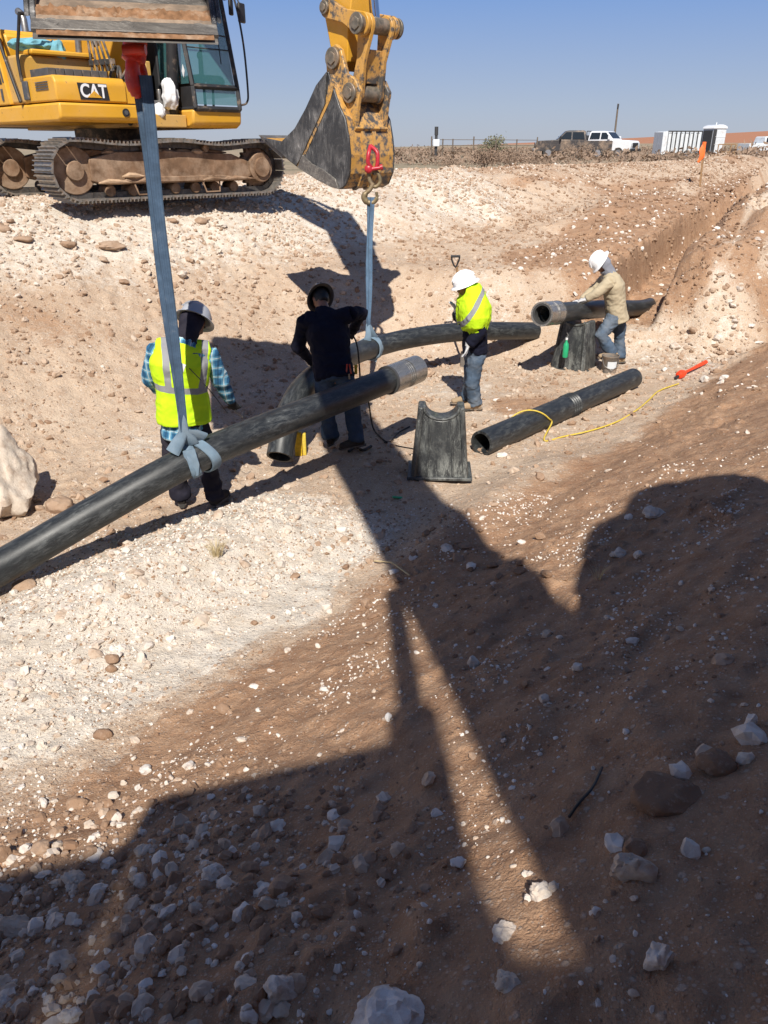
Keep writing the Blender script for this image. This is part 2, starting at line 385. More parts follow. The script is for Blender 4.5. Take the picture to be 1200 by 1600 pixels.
M['lime'] = m_cloth('lime high visibility fabric', (.58, .86, .02), .12, .12, (.42, .45, .06))
M['tape'] = m_plain('reflective tape', (.30, .31, .33), .45, .3, .1)
M['boot_tan'] = m_cloth('tan leather boot', (.34, .25, .16), .25, .5)
M['boot_dark'] = m_cloth('dusty dark leather boot', (.035, .028, .025), .3, .45, (.16, .13, .10))
M['sole'] = m_plain('boot sole rubber', (.05, .045, .04), .8, 0, .2, 9, .4)
M['hat_white'] = m_plain('white hard hat shell', (.80, .81, .83), .28, 0, .04, 5, .03, .03)
M['hat_grey'] = m_plain('grey hard hat shell', (.36, .37, .40), .3, 0, .1, 6, .1, .03)
M['hat_dark'] = m_plain('dark patterned hard hat', (.10, .09, .075), .3, 0, .1, 6)
M['glove'] = m_cloth('grey white work glove', (.55, .55, .56), .15, .3, (.12, .11, .1))
M['glove_dark'] = m_cloth('dark work glove', (.03, .03, .032), .3, .3)
M['skin'] = m_plain('skin', (.24, .11, .065), .5, 0, .12, 14)
M['hair'] = m_plain('black hair', (.008, .007, .006), .6)
M['wood'] = m_plain('weathered wood', (.30, .18, .09), .8, 0, .25, 20, .1)
M['orange'] = m_plain('fluorescent orange plastic', (.90, .16, .03), .5, 0, .1)
M['tool_red'] = m_plain('orange red tool handle', (.85, .06, .015), .45, 0, .1)
M['rope'] = m_plain('yellow rope', (.60, .44, .05), .7, 0, .2, 90, .2)
M['green'] = m_plain('green plastic bottle', (.02, .34, .15), .35, 0, .1)
M['cable'] = m_plain('black rubber cable', (.012, .012, .012), .5)
M['yellow_tool'] = m_plain('yellow plastic', (.75, .48, .02), .45, 0, .3, 30, .1)
M['white'] = m_plain('white vehicle paint', (.74, .75, .77), .25, 0, .05, 4, .08)
M['dark_truck'] = m_plain('dusty charcoal vehicle paint', (.055, .05, .05), .35, 0, .2, 2, .35)
M['tyre'] = m_plain('tyre rubber', (.03, .03, .03), .8, 0, .2, 8, .3)
M['rim'] = m_plain('wheel rim', (.4, .4, .42), .35, .7)
M['veh_glass'] = m_plain('dark vehicle glass', (.02, .025, .03), .06, 0, .05)
M['cage'] = m_plain('dark cage steel', (.04, .04, .042), .6)
M['panel_white'] = m_plain('grey white sheet panel', (.60, .63, .66), .5, 0, .08, 3, .12)
M['post_wood'] = m_plain('weathered grey post', (.14, .11, .085), .85, 0, .2, 12)
M['leaf'] = m_plain('dusty desert foliage', (.17, .17, .10), .8, 0, .35, 6, .2)
M['brush'] = m_plain('dry grey brush', (.25, .175, .125), .9, 0, .3, 5, .2)
M['straw'] = m_plain('dry straw grass', (.52, .42, .24), .9, 0, .2, 20)
M['pail'] = m_plain('grey plastic pail', (.17, .155, .14), .6, 0, .2, 14, .4)
# ------------------------------------------------------------------ ground sheet
def axis(segs, lo, hi, g=1.05, d0=.05):
    """segs: list of (start, end, step) in order; outside them the step grows"""
    a = []
    for s0, s1, st0, st1 in segs:
        x = s0
        while x < s1: a.append(x); x += st0+(st1-st0)*(x-s0)/(s1-s0)
    st = d0; x = a[-1]
    while x < hi: st *= g; x += st; a.append(x)
    st = d0; x = a[0]; pre = []
    while x > lo: st *= g; x -= st; pre.append(x)
    return np.array(pre[::-1]+a)
gx = axis([(-8, -2.6, .05, .024), (-2.6, 3.0, .024, .024), (3.0, 9, .024, .05)], -3500, 3500)
gy = axis([(.7, 3.6, .019, .019), (3.6, 8, .019, .034), (8, 18, .034, .06)], -40, 6000, 1.045, .06)
X, Y = np.meshgrid(gx, gy); Z = H(X, Y)
nx, ny = len(gx), len(gy)
def zones(x, y):
    """whiteness and brownness of the soil, 0..1"""
    s, q = sq(x, y); n = fbm(x*.9, y*.9, seed=50, oct=4); n2 = fbm(x*3.1, y*3.1, seed=52, oct=3)
    near = ss(3.35, 2.7, q+.35*n)
    w = np.zeros_like(n)+.10
    w = np.maximum(w, .95*ss(3.0, 3.5, q+.5*n)*ss(5.3, 4.6, q+.3*n)*ss(5.2, 3.2, s+.9*n))   # crushed caliche left of the camera
    w = np.maximum(w, .35*ss(3.2, 3.8, q)*ss(8.0, 7.4, q)*(.7+n))
    w = np.maximum(w, .62*ss(8.9, 10.8, q+.8*n)*ss(16, 14, q))                             # pale crest of the far bank
    w = np.maximum(w, .55*ss(11.5, 12.6, s+n)*ss(1.0, .2, np.abs(q-qc(s)+1.1+.6*n))*ss(17, 14.5, s)*ss(-.25, .15, n2))  # white chips right of trench
    w = np.maximum(w, .30*ss(16, 20, s)*ss(3, 5, q)*ss(17, 15, q))
    w = w*(1-.6*ss(16, 20, s)*ss(6, 8, q))
    w = np.maximum(w, .38*ss(9.6, 11.0, s)*ss(2.6, 3.2, q)*ss(5.6, 5, q))
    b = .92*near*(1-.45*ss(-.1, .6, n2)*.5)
    b = np.maximum(b, .95*ss(11.8, 12.8, s)*ss(.95, .45, np.abs(np.abs(q-qc(s))-.45))*ss(50, 25, s))
    b = np.maximum(b, .9*ss(11.0, 12.4, s+.8*n)*ss(1.5, .7, np.abs(q-qc(s)-1.35+.4*n))*ss(30, 20, s))
    b = np.maximum(b, .75*ss(12, 13.5, s)*ss(5.2, 4.0, q-.9*n)*ss(-.35, .2, fbm(s*.5, q*1.4, seed=63, oct=3)))
    b = np.maximum(b, .5*np.exp(-((x+4.3)/1.3)**2-((y-9.6)/.5)**2))
    b = np.maximum(b, .65*ss(.15, .5, fbm(x*.55, y*.55, seed=57, oct=3))*ss(3.4, 4, q)*ss(9, 8, q)*ss(3, 5, s))
    b = np.maximum(b, .38*ss(0.0, .5, fbm(x*.4+7, y*.4, seed=59, oct=3))*ss(7.5, 8.5, q))
    b = np.maximum(b, .62*ss(16, 19, s)*ss(-.15, .4, fbm(s*.35, q*1.6, seed=61, oct=4))*ss(7, 9, q))
    pl = ss(15, 19, q)
    return w*(1-pl), b*(1-pl), pl
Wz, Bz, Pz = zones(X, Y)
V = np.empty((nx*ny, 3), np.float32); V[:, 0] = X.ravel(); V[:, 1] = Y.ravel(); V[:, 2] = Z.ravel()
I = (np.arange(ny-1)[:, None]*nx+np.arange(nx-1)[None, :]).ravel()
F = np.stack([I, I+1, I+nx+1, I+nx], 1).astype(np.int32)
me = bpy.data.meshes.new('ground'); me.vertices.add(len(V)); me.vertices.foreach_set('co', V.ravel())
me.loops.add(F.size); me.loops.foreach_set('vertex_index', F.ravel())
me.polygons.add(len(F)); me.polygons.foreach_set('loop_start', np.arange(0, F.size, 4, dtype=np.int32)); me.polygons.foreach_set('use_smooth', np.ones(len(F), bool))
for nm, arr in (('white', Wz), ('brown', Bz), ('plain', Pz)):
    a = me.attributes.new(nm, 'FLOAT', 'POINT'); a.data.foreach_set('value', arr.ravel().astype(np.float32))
me.update(); me.validate()
ground = link('ground', me); tag(ground, kind='structure')
def soil():
    t = NT('excavated soil'); P = t.n('ShaderNodeNewGeometry').outputs['Position']
    wh = t.n('ShaderNodeAttribute', attribute_name='white').outputs['Fac']; br = t.n('ShaderNodeAttribute', attribute_name='brown').outputs['Fac']; pl = t.n('ShaderNodeAttribute', attribute_name='plain').outputs['Fac']
    n1 = t.noise(.8, P, 8, .62); n2 = t.noise(7, P, 7, .65); n3 = t.noise(38, P, 5, .7); n4 = t.noise(120, P, 3, .7)
    tan = t.mix(t.ramp(n1, [(.3, 0), (.7, 1)]), (.44, .31, .212), (.585, .46, .345))
    tan = t.mix(t.ramp(n2, [(.5, 0), (.72, .7)]), tan, (.33, .205, .13))
    white = t.mix(t.ramp(n2, [(.32, 0), (.66, 1)]), (.54, .46, .37), (.72, .65, .56))
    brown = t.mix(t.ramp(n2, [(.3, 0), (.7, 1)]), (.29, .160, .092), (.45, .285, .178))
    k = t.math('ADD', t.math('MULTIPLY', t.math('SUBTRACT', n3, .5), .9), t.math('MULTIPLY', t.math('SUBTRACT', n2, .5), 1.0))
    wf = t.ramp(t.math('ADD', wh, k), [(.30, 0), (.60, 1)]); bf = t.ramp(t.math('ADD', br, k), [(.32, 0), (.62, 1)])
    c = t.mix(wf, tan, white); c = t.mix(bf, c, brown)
    # grit: pale and dark specks smaller than the stones that are built
    heights = []
    for sc, th, amt in ((26, .19, .75), (62, .25, .7), (150, .3, .55)):
        vo = t.n('ShaderNodeTexVoronoi', {'Vector': P, 'Scale': float(sc), 'Randomness': 1.0}, feature='F1')
        d = vo.outputs['Distance']; cc = t.n('ShaderNodeSeparateColor', {'Color': vo.outputs['Color']})
        sel = t.math('GREATER_THAN', cc.outputs[0], .60); dot = t.math('MULTIPLY', t.ramp(d, [(th, 1), (th+.12, 0)]), sel)
        spk = t.mix(t.ramp(cc.outputs[1], [(.62, 0), (.66, 1)]), (.66, .59, .51), (.24, .14, .09))
        c = t.mix(t.math('MULTIPLY', t.math('MULTIPLY', dot, amt), t.math('SUBTRACT', 1.0, t.math('MULTIPLY', bf, .55))), c, spk)
        heights.append(t.math('MULTIPLY', dot, .35/sc*10))
    # dry plain beyond the works: tan earth with grey-green scrub tint, rusty field on the rise
    np_ = t.noise(.035, P, 6, .6); n6 = t.noise(.35, P, 6, .7)
    plain = t.mix(t.ramp(np_, [(.35, 0), (.65, 1)]), (.36, .27, .19), (.27, .23, .16))
    plain = t.mix(t.ramp(n6, [(.5, 0), (.62, .8)]), plain, (.17, .15, .10))
    sp = t.n('ShaderNodeSeparateXYZ', {'Vector': P}); rise = t.ramp(t.math('MULTIPLY', sp.outputs[2], .1), [(.42, 0), (.5, 1)])
    plain = t.mix(rise, plain, (.36, .17, .10))
    c = t.mix(pl, c, plain)
    hgt = t.math('ADD', t.math('MULTIPLY', n2, .8), t.math('ADD', t.math('MULTIPLY', n3, .5), t.math('ADD', t.math('MULTIPLY', n4, .2), t.math('ADD', heights[0], t.math('ADD', heights[1], heights[2])))))
    return t.fin(c, .95, 0, hgt, 1.0, .035, .15)
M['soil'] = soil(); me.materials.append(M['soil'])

# ------------------------------------------------------------------ loose stones too many to count
def rock_mat(name, inst=False):
    t = NT(name); ob = t.tc.outputs['Object']; P = t.n('ShaderNodeNewGeometry').outputs['Position']
    if inst: cf = t.n('ShaderNodeAttribute', attribute_name='tone', attribute_type='INSTANCER').outputs['Fac']
    else: cf = t.n('ShaderNodeAttribute', attribute_name='tone', attribute_type='OBJECT').outputs['Fac']
    base = t.ramp(cf, [(0, (.155, .085, .05)), (.3, (.27, .17, .11)), (.5, (.42, .305, .22)), (.72, (.56, .475, .39)), (1, (.74, .70, .655))])
    n = t.noise(9, P, 8, .7); n2 = t.noise(45, P, 5, .7)
    c = t.mix(t.ramp(n, [(.46, 0), (.72, .75)]), base, (.27, .165, .10))
    c = t.mix(t.ramp(n2, [(.55, 0), (.75, .5)]), c, (.5, .42, .35))
    return t.fin(c, .92, 0, t.math('ADD', n, t.math('MULTIPLY', n2, .6)), .55 if inst else .8, .002 if inst else .012, .2)
M['stone_i'] = rock_mat('loose stone', True); M['rock'] = rock_mat('rock', False)
def in_view(x, y, z, mu=60, up=60):
    """keeps points the photograph could see, with a margin"""
    c, s = math.cos(PITCH), math.sin(PITCH); dz = z-CAM_Z
    d = y*c-dz*s; u = 600+1200*x/np.maximum(d, .05); v = 800-1200*(y*s+dz*c)/np.maximum(d, .05)
    return (d > .3) & (u > -mu*3) & (u < 1200+mu*3) & (v < 1600+mu*3) & (v > 150)
def scatter(name, label, N, smin, smax, density, rmax, power=2.3, tone=None, seed=1, rpow=.9):
    rs = np.random.RandomState(seed); P = []; tot = 0
    r = .9+(rmax-.9)*rs.rand(N)**rpow*1.0; th = (rs.rand(N)-.5)*1.5
    x = r*np.sin(th); y = r*np.cos(th); z = H(x, y)
    k = in_view(x, y, z); x, y, z, r = x[k], y[k], z[k], r[k]
    k = rs.rand(len(x)) < density(x, y); x, y, z, r = x[k], y[k], z[k], r[k]; n = len(x)
    lo = np.maximum(smin, r*.00115); sz = np.minimum(lo*np.power(1-rs.rand(n)*.999, -1/power), smax)
    tn = tone(x, y, rs)
    me = bpy.data.meshes.new(name); me.vertices.add(n); me.vertices.foreach_set('co', np.stack([x, y, z+sz*.12], 1).astype(np.float32).ravel())
    sc = np.stack([sz*(.75+.5*rs.rand(n)), sz*(.75+.5*rs.rand(n)), sz*(.5+.4*rs.rand(n))], 1)
    for nm, ty, arr, key in (('scl', 'FLOAT_VECTOR', sc, 'vector'), ('rot', 'FLOAT_VECTOR', rs.rand(n, 3)*6.28*np.array([.15, .15, 1]), 'vector'), ('pick', 'INT', rs.randint(0, 6, n), 'value'), ('tone', 'FLOAT', tn, 'value')):
        a = me.attributes.new(nm, ty, 'POINT'); a.data.foreach_set(key, np.ascontiguousarray(arr, dtype=np.int32 if ty == 'INT' else np.float32).ravel())
    o = link(name, me); tag(o, label, 'stones', kind='stuff')
    g = bpy.data.node_groups.new(name, 'GeometryNodeTree'); g.interface.new_socket('Geometry', in_out='INPUT', socket_type='NodeSocketGeometry'); g.interface.new_socket('Geometry', in_out='OUTPUT', socket_type='NodeSocketGeometry')
    nn = g.nodes.new; gi, go = nn('NodeGroupInput'), nn('NodeGroupOutput'); L = g.links.new
    join = nn('GeometryNodeJoinGeometry')
    for k in range(6):
        ico = nn('GeometryNodeMeshIcoSphere'); ico.inputs['Subdivisions'].default_value = 2; ico.inputs['Radius'].default_value = 1
        ns = nn('ShaderNodeTexNoise'); ns.noise_dimensions = '4D'; ns.inputs['W'].default_value = k*3.7+seed; ns.inputs['Scale'].default_value = 1.1; ns.inputs['Detail'].default_value = 2
        sub = nn('ShaderNodeVectorMath'); sub.operation = 'SUBTRACT'; sub.inputs[1].default_value = (.5, .5, .5); L(ns.outputs['Color'], sub.inputs[0])
        mul = nn('ShaderNodeVectorMath'); mul.operation = 'SCALE'; mul.inputs['Scale'].default_value = 1.7; L(sub.outputs[0], mul.inputs[0])
        sp = nn('GeometryNodeSetPosition'); L(ico.outputs['Mesh'], sp.inputs['Geometry']); L(mul.outputs[0], sp.inputs['Offset'])
        gti = nn('GeometryNodeGeometryToInstance'); L(sp.outputs[0], gti.inputs[0]); L(gti.outputs[0], join.inputs[0])
    iop = nn('GeometryNodeInstanceOnPoints'); L(gi.outputs[0], iop.inputs['Points']); L(join.outputs[0], iop.inputs['Instance']); iop.inputs['Pick Instance'].default_value = True
    def na(nm, ty):
        a = nn('GeometryNodeInputNamedAttribute'); a.data_type = ty; a.inputs['Name'].default_value = nm; return a.outputs[0]
    L(na('pick', 'INT'), iop.inputs['Instance Index']); L(na('scl', 'FLOAT_VECTOR'), iop.inputs['Scale'])
    er = nn('FunctionNodeEulerToRotation'); L(na('rot', 'FLOAT_VECTOR'), er.inputs[0]); L(er.outputs[0], iop.inputs['Rotation'])
    sm = nn('GeometryNodeSetMaterial'); sm.inputs['Material'].default_value = M['stone_i']; L(iop.outputs[0], sm.inputs[0]); L(sm.outputs[0], go.inputs[0])
    md = o.modifiers.new('stones', 'NODES'); md.node_group = g
    return n
def tone_mix(x, y, rs):
    w, b, p = zones(x, y); n = len(x); r = rs.rand(n)
    t_ = .42+.35*w+.22*(r-.5)*2*.9
    near = (b > .5) & (sq(x, y)[1] < 3.5)
    t_ = np.where((b > .5) & ~near, .18+.3*r+.45*(r > .88), t_)
    t_ = np.where(near, np.where(r < .34, .74+.22*rs.rand(n), .18+.24*rs.rand(n)), t_)
    return np.clip(t_, 0, 1)
def dens(x, y):
    s, q = sq(x, y); w, b, p = zones(x, y); n = fbm(x*1.3, y*1.3, seed=70, oct=3)
    d = .35+.5*w+.9*np.clip(n, -.3, 1)
    d = d*np.where(q < 3, .05+.4*ss(-.1, .5, fbm(x*2.2, y*2.2, seed=72, oct=2)), 1)
    d = d+.5*ss(1.6, .4, np.hypot(x+1.2, (y-1.6)))                         # coarse rubble low on the left
    return np.clip(d, .03, 1)*(p < .7)
n1 = scatter('gravel', 'loose pale and brown gravel strewn over the banks and pit floor', 170000, .004, .045, dens, 46, 2.2, tone_mix, 3, .8)
n2 = scatter('grit', 'fine white caliche chips speckling the brown foreground slope', 30000, .0018, .009, lambda x, y: np.where(sq(x, y)[1] < 3.6, .06+.94*ss(.0, .45, fbm(sq(x, y)[0]*1.2, sq(x, y)[1]*3.5, seed=77, oct=4)), .5), 6.2, 2.6, lambda x, y, rs: np.where(rs.rand(len(x)) < .6, .8+.2*rs.rand(len(x)), .2+.25*rs.rand(len(x))), 5, .75)
n3 = scatter('rubble', 'coarse broken caliche and brown clods heaped low on the left', 6500, .007, .030, lambda x, y: ss(1.25, .5, np.hypot((x+1.15)/1.15, (y-1.75)/.95))*.8+.02, 3.6, 1.7, lambda x, y, rs: np.where(rs.rand(len(x)) < .5, .52+.36*rs.rand(len(x)), .15+.25*rs.rand(len(x))), 8, .8)
n4 = scatter('crushed_caliche', 'crushed white caliche lumps on the pale patch left of the shadow', 16000, .007, .026, lambda x, y: zones(x, y)[0]**2*ss(-.3, .3, fbm(x*1.6, y*1.6, seed=80, oct=3))*(sq(x, y)[0] < 6.5), 7.5, 2.0, lambda x, y, rs: .66+.3*rs.rand(len(x))-.4*(rs.rand(len(x)) < .08), 9, .8)
print('stones', n3, n4, n1, n2, 'ground', len(V))

# ------------------------------------------------------------------ rocks one can count
def rock_mesh(seed, sub=3, rough=.3, flat=.75, cuts=5):
    rough *= 1.35
    bm = bmesh.new(); bmesh.ops.create_icosphere(bm, subdivisions=sub, radius=1)
    P = np.array([v.co[:] for v in bm.verts]); rs = np.random.RandomState(seed)
    for _ in range(cuts):                                                  # chisel flat faces
        n = rs.randn(3); n /= np.linalg.norm(n); dd = .55+.3*rs.rand(); k = P @ n-dd; P = P-np.outer(np.clip(k, 0, 9)*.9, n)
    d = fbm(P[:, 0]*1.3+seed, P[:, 1]*1.3, P[:, 2]*1.3, seed=seed, oct=3)*rough + fbm(P[:, 0]*5, P[:, 1]*5, P[:, 2]*5, seed=seed+9, oct=2)*rough*.42
    P = P*(1+d[:, None]); P[:, 2] *= flat
    for v, p in zip(bm.verts, P): v.co = p
    me = bpy.data.meshes.new('rock'); bm.to_mesh(me); bm.free(); me.polygons.foreach_set('use_smooth', [True]*len(me.polygons)); me.set_sharp_from_angle(angle=R(38)); me.materials.append(M['rock']); return me
ROCKM = [rock_mesh(k, 3, .28, .8) for k in range(7)]
def rock(p, sx, sy, sz, tone_, label, group=None, mesh=None, rz=None, tilt=(0, 0), sink=.25):
    o = link('rock', mesh if mesh is not None else random.choice(ROCKM)); o.location = Vector(p)+Vector((0, 0, sz*(1-2*sink)*.8)); o.scale = (sx, sy, sz)
    o.rotation_euler = (tilt[0], tilt[1], random.random()*6.28 if rz is None else rz); o['tone'] = float(tone_); return tag(o, label, 'rock', group)
def grock(u, v, wpx, hpx, tone_, label, **k):
    p = G(u, v+hpx*.25); d = ray(u, v); dep = (p-Vector((0, 0, CAM_Z))).length/d.length
    w = wpx*dep/1200/2; return rock(p, w, w*.85, max(hpx*dep/1200/2*.95, w*.35), tone_, label, rz=k.pop('rz', 0), **k)
BIG = [
 (600, 1580, 118, 80, .95, 'big white pitted caliche boulder at the bottom middle of the picture'),
 (1045, 1232, 122, 58, .17, 'large smooth maroon-brown rock half sunk in the shaded right slope'),
 (1118, 1188, 60, 48, .18, 'brown rock just up the slope from the large maroon one'),
 (982, 1345, 68, 78, .66, 'upright pinkish rock with a white top in the shaded right slope'),
 (1028, 1486, 46, 88, .92, 'long white pitted flake of caliche lying on brown dirt lower right'),
 (336, 1360, 36, 40, .85, 'pale egg-shaped stone alone in the shade, right of the rubble patch'),
 (437, 1540, 52, 72, .88, 'white lumpy caliche rock in the cluster left of the biggest boulder'),
 (462, 1532, 40, 40, .6, 'grey tan rock leaning on the white lumpy one in the bottom cluster'),
 (118, 1372, 46, 30, .7, 'flat grey pebble-like rock just inside the shade edge at left'),
 (222, 1326, 30, 20, .72, 'small grey rock on the shadow line at left'),
 (10, 1390, 30, 30, .8, 'pale rock cut by the left picture edge, just in the shade'),
 (26, 1445, 60, 42, .62, 'flat slabby rock at the left edge in the shade'),
 (100, 1500, 50, 44, .75, 'chalky split rock low on the left in the shade'),
 (112, 1584, 36, 28, .9, 'small white rock at the very bottom left'),
 (68, 1322, 34, 34, .38, 'rust-tan rounded rock in sun just above the shadow line'),
 (8, 1330, 26, 44, .28, 'brown rock at the left edge in sun above the shadow line'),
 (122, 1252, 34, 26, .34, 'brown flat-topped rock in sunlit white rubble'),
 (161, 1145, 28, 24, .26, 'dark brown rounded rock alone on the white caliche patch'),
 (175, 1027, 24, 20, .33, 'brown stone touching a smaller one on the white caliche'),
 (174, 1043, 18, 16, .28, 'smaller brown stone just below its twin on the white caliche'),
 (1172, 1124, 22, 48, .9, 'thin white flake standing on the shaded slope near the right edge'),
 (796, 1528, 50, 34, .72, 'half-buried grey-white rock below the lit strip'),
 (716, 1345, 24, 20, .95, 'small bright white rock left of the lit strip'),
 (852, 1388, 44, 38, .8, 'white rock breaking through cracked soil at the foot of the lit strip'),
 (790, 1448, 44, 40, .84, 'white rock showing through the crust low in the lit strip'),
 (1022, 798, 34, 22, .86, 'pale lump of caliche in sun above the cab shadow'),
 (968, 862, 26, 22, .85, 'pale rock at the shaded edge below the cab shadow notch'),
 (995, 864, 16, 24, .92, 'narrow white rock beside the pale one at the shadow notch'),
 (988, 1000, 20, 16, .88, 'round white pebble rock mid right in shade'),
 (740, 1033, 22, 34, .8, 'grey-white rock at the right edge of the lit sliver'),
 (903, 1040, 18, 24, .85, 'white stub of rock in the middle of the shaded slope'),
 (40, 912, 40, 24, .42, 'tan rock under the lower end of the long pipe'),
 (95, 788, 42, 44, .40, 'dark-sided brown rock behind the long pipe at left'),
 (172, 382, 46, 16, .45, 'wide flat tan rock on the far bank below the crawler track'),
 (38, 372, 30, 14, .40, 'reddish flat stone on the far bank at left'),
 (108, 380, 24, 14, .36, 'brown stone on the far bank left of the wide flat one'),
 (314, 344, 24, 14, .42, 'rounded tan stone on the far bank right of the tall sling'),
 (345, 352, 18, 10, .8, 'small pale stone beside the rounded tan one on the far bank'),
 (6, 356, 22, 18, .42, 'tan rock at the left edge on the far bank'),
 (270, 344, 20, 10, .4, 'brown stone touching the tall sling on the far bank'),
 (784, 710, 16, 12, .9, 'white lump by the mouth of the short loose pipe'),
 (800, 650, 14, 10, .85, 'pale stone just above the short loose pipe'),
 (1056, 540, 18, 14, .8, 'white chunk on the rubble right of the stooping worker'),
]
for b in BIG:
    grock(*b[:5], b[5], mesh=rock_mesh(hash(b[:2]) % 97+3, 4 if b[2] > 30 else 3, .34 if b[4] > .6 else .2, .85, 6 if b[4] > .6 else 3), sink=.55 if b[:2] in ((852, 1388), (790, 1448), (796, 1528)) else .32)
bb = G(18, 800)
rock((bb.x-.15, bb.y+.15, bb.z-.05), .34, .42, .62, .74, 'big crumbling caliche boulder at the left edge behind the long pipe', mesh=rock_mesh(34, 5, .22, .95, 6), rz=.4, sink=.25)
# medium stones, each its own object
LM = [(600, 1570, 'biggest white boulder'), (1045, 1232, 'large maroon rock'), (982, 1345, 'upright pinkish rock'), (1028, 1486, 'long white flake'), (336, 1360, 'egg-shaped stone'), (437, 1545, 'white lumpy rock pair'),
 (118, 1372, 'flat grey rock in the shade'), (26, 1445, 'slabby rock at the left edge'), (100, 1500, 'chalky split rock'), (68, 1322, 'rust-tan rounded rock'), (122, 1252, 'brown flat-topped rock'), (161, 1145, 'lone dark brown rock'),
 (175, 1030, 'two touching brown stones'), (1172, 1124, 'thin white flake at right'), (716, 1345, 'bright rock left of the lit strip'), (852, 1388, 'cracked foot of the lit strip'), (1022, 798, 'pale caliche lump'), (740, 1033, 'rock by the lit sliver'),
 (172, 382, 'wide flat tan rock'), (38, 372, 'reddish flat stone'), (314, 344, 'rounded tan stone by the sling'), (60, 760, 'big crumbling boulder'), (290, 560, 'man in plaid'), (688, 760, 'empty pipe stand'), (1080, 582, 'orange-red tool'), (955, 500, 'stooping man'),
 (90, 280, 'left end of the crawler track'), (340, 868, 'straw tuft'), (908, 1240, 'black stick'), (903, 1040, 'white stub in the shade'), (222, 1326, 'small grey rock on the shadow line'), (120, 480, 'smooth slope at far left'), (500, 900, 'tip of the boom shadow'), (1100, 440, 'trench mouth')]
NTH = ['nearest', 'second nearest', 'third nearest', 'fourth nearest', 'fifth nearest', 'sixth nearest', 'seventh nearest', 'eighth nearest', 'ninth nearest', 'tenth nearest']
PEB = []
def cobbles(n, ur, vr, s0, s1, tones, group, seed):
    rs = random.Random(seed); k = 0
    while k < n:
        u = rs.uniform(*ur); v = rs.uniform(*vr); p = G(u, v)
        s, q = sq(p.x, p.y)
        if abs(q-qc(s)) < .8 and s > 11.5: continue
        r = rs.uniform(s0, s1)*(rs.random()**1.5*.7+.5); tn = rs.choice(tones)+rs.uniform(-.06, .06); fl = rs.uniform(.45, .95)
        o = rock(p, r*rs.uniform(.8, 1.3), r*rs.uniform(.7, 1.1), r*fl, tn, '', group, sink=.22, tilt=(rs.uniform(-.3, .3), rs.uniform(-.3, .3))); k += 1
        col = 'white' if tn > .8 else 'pale' if tn > .6 else 'tan' if tn > .42 else 'brown'
        sh_ = 'flat' if fl < .62 else 'rounded' if fl > .8 else 'blocky'
        l = min(LM, key=lambda m: (m[0]-u)**2+(m[1]-v)**2); du, dv = u-l[0], v-l[1]
        side = ('right of' if du > 0 else 'left of') if abs(du) > abs(dv) else ('below' if dv > 0 else 'above')
        PEB.append((o, col, sh_, side, l[2], math.hypot(du, dv)))
cobbles(34, (0, 420), (310, 470), .03, .085, (.35, .45, .5, .75), 'stones on the far bank', 1)
cobbles(22, (0, 240), (470, 700), .02, .06, (.4, .5, .8), 'stones on the slope at left', 2)
cobbles(34, (0, 340), (1180, 1340), .010, .030, (.3, .35, .8, .9, .9), 'rubble in sun at left', 3)
cobbles(60, (0, 470), (1370, 1590), .008, .028, (.3, .7, .8, .9, .35), 'rubble in shade at left', 4)
cobbles(30, (480, 1200), (960, 1590), .006, .016, (.9, .85, .95, .3), 'stones on the shaded slope', 5)
cobbles(34, (560, 900), (830, 960), .012, .045, (.2, .25, .3), 'clods at the toe of the near bank', 6)
cobbles(24, (1000, 1190), (420, 600), .03, .085, (.85, .9, .4), 'chunks beside the trench', 7)
cobbles(22, (340, 620), (880, 1120), .012, .04, (.9, .35, .3, .8), 'stones along the soil line', 8)
seen = {}
for e in sorted(PEB, key=lambda e: e[5]):
    key = e[1:5]; i = seen.get(key, 0); seen[key] = i+1
    e[0]['label'] = ('%s %s stone %s the %s' % (e[1], e[2], e[3], e[4])) if i == 0 else ('%s %s stone, %s %s the %s' % (e[1], e[2], NTH[i], e[3], e[4]))
# ------------------------------------------------------------------ excavators
def Rz(a): return Matrix.Rotation(a, 4, 'Z')
def rot2(p, a, o=(0, 0)):
    c, s = math.cos(a), math.sin(a); return (o[0]+p[0]*c-p[1]*s, o[1]+p[0]*s+p[1]*c)
def text_mesh(txt, size, ext=.003, bold=.0, sx=1):
    cu = bpy.data.curves.new('lettering', 'FONT'); cu.body = txt; cu.size = size; cu.extrude = ext; cu.offset = bold; cu.align_x = 'CENTER'; cu.align_y = 'CENTER'
    o = bpy.data.objects.new('tmp', cu); COL.objects.link(o)
    me = bpy.data.meshes.new_from_object(o.evaluated_get(bpy.context.evaluated_depsgraph_get())); bpy.data.objects.remove(o); bpy.data.curves.remove(cu)
    me.name = 'lettering'
    for v in me.vertices: v.co.x *= sx
    return me
def track_loop():
    """belt centre line in the track plane (x along, z up): returns points with headings, closed"""
    L, r = 1.68, .40; pts = []
    N = 400; raw = []
    for i in range(60): raw.append((L*(1-2*i/60), .045))
    for i in range(40): a = -math.pi/2-math.pi*i/40; raw.append((-L+r*math.cos(a), r+.045+r*math.sin(a)))
    for i in range(60):
        x = -L+2*L*i/60; sag = -.05*(math.sin(math.pi*i/30)**2); raw.append((x, 2*r+.045+sag))
    for i in range(40): a = math.pi/2-math.pi*i/40; raw.append((L+r*math.cos(a), r+.045+r*math.sin(a)))
    return raw
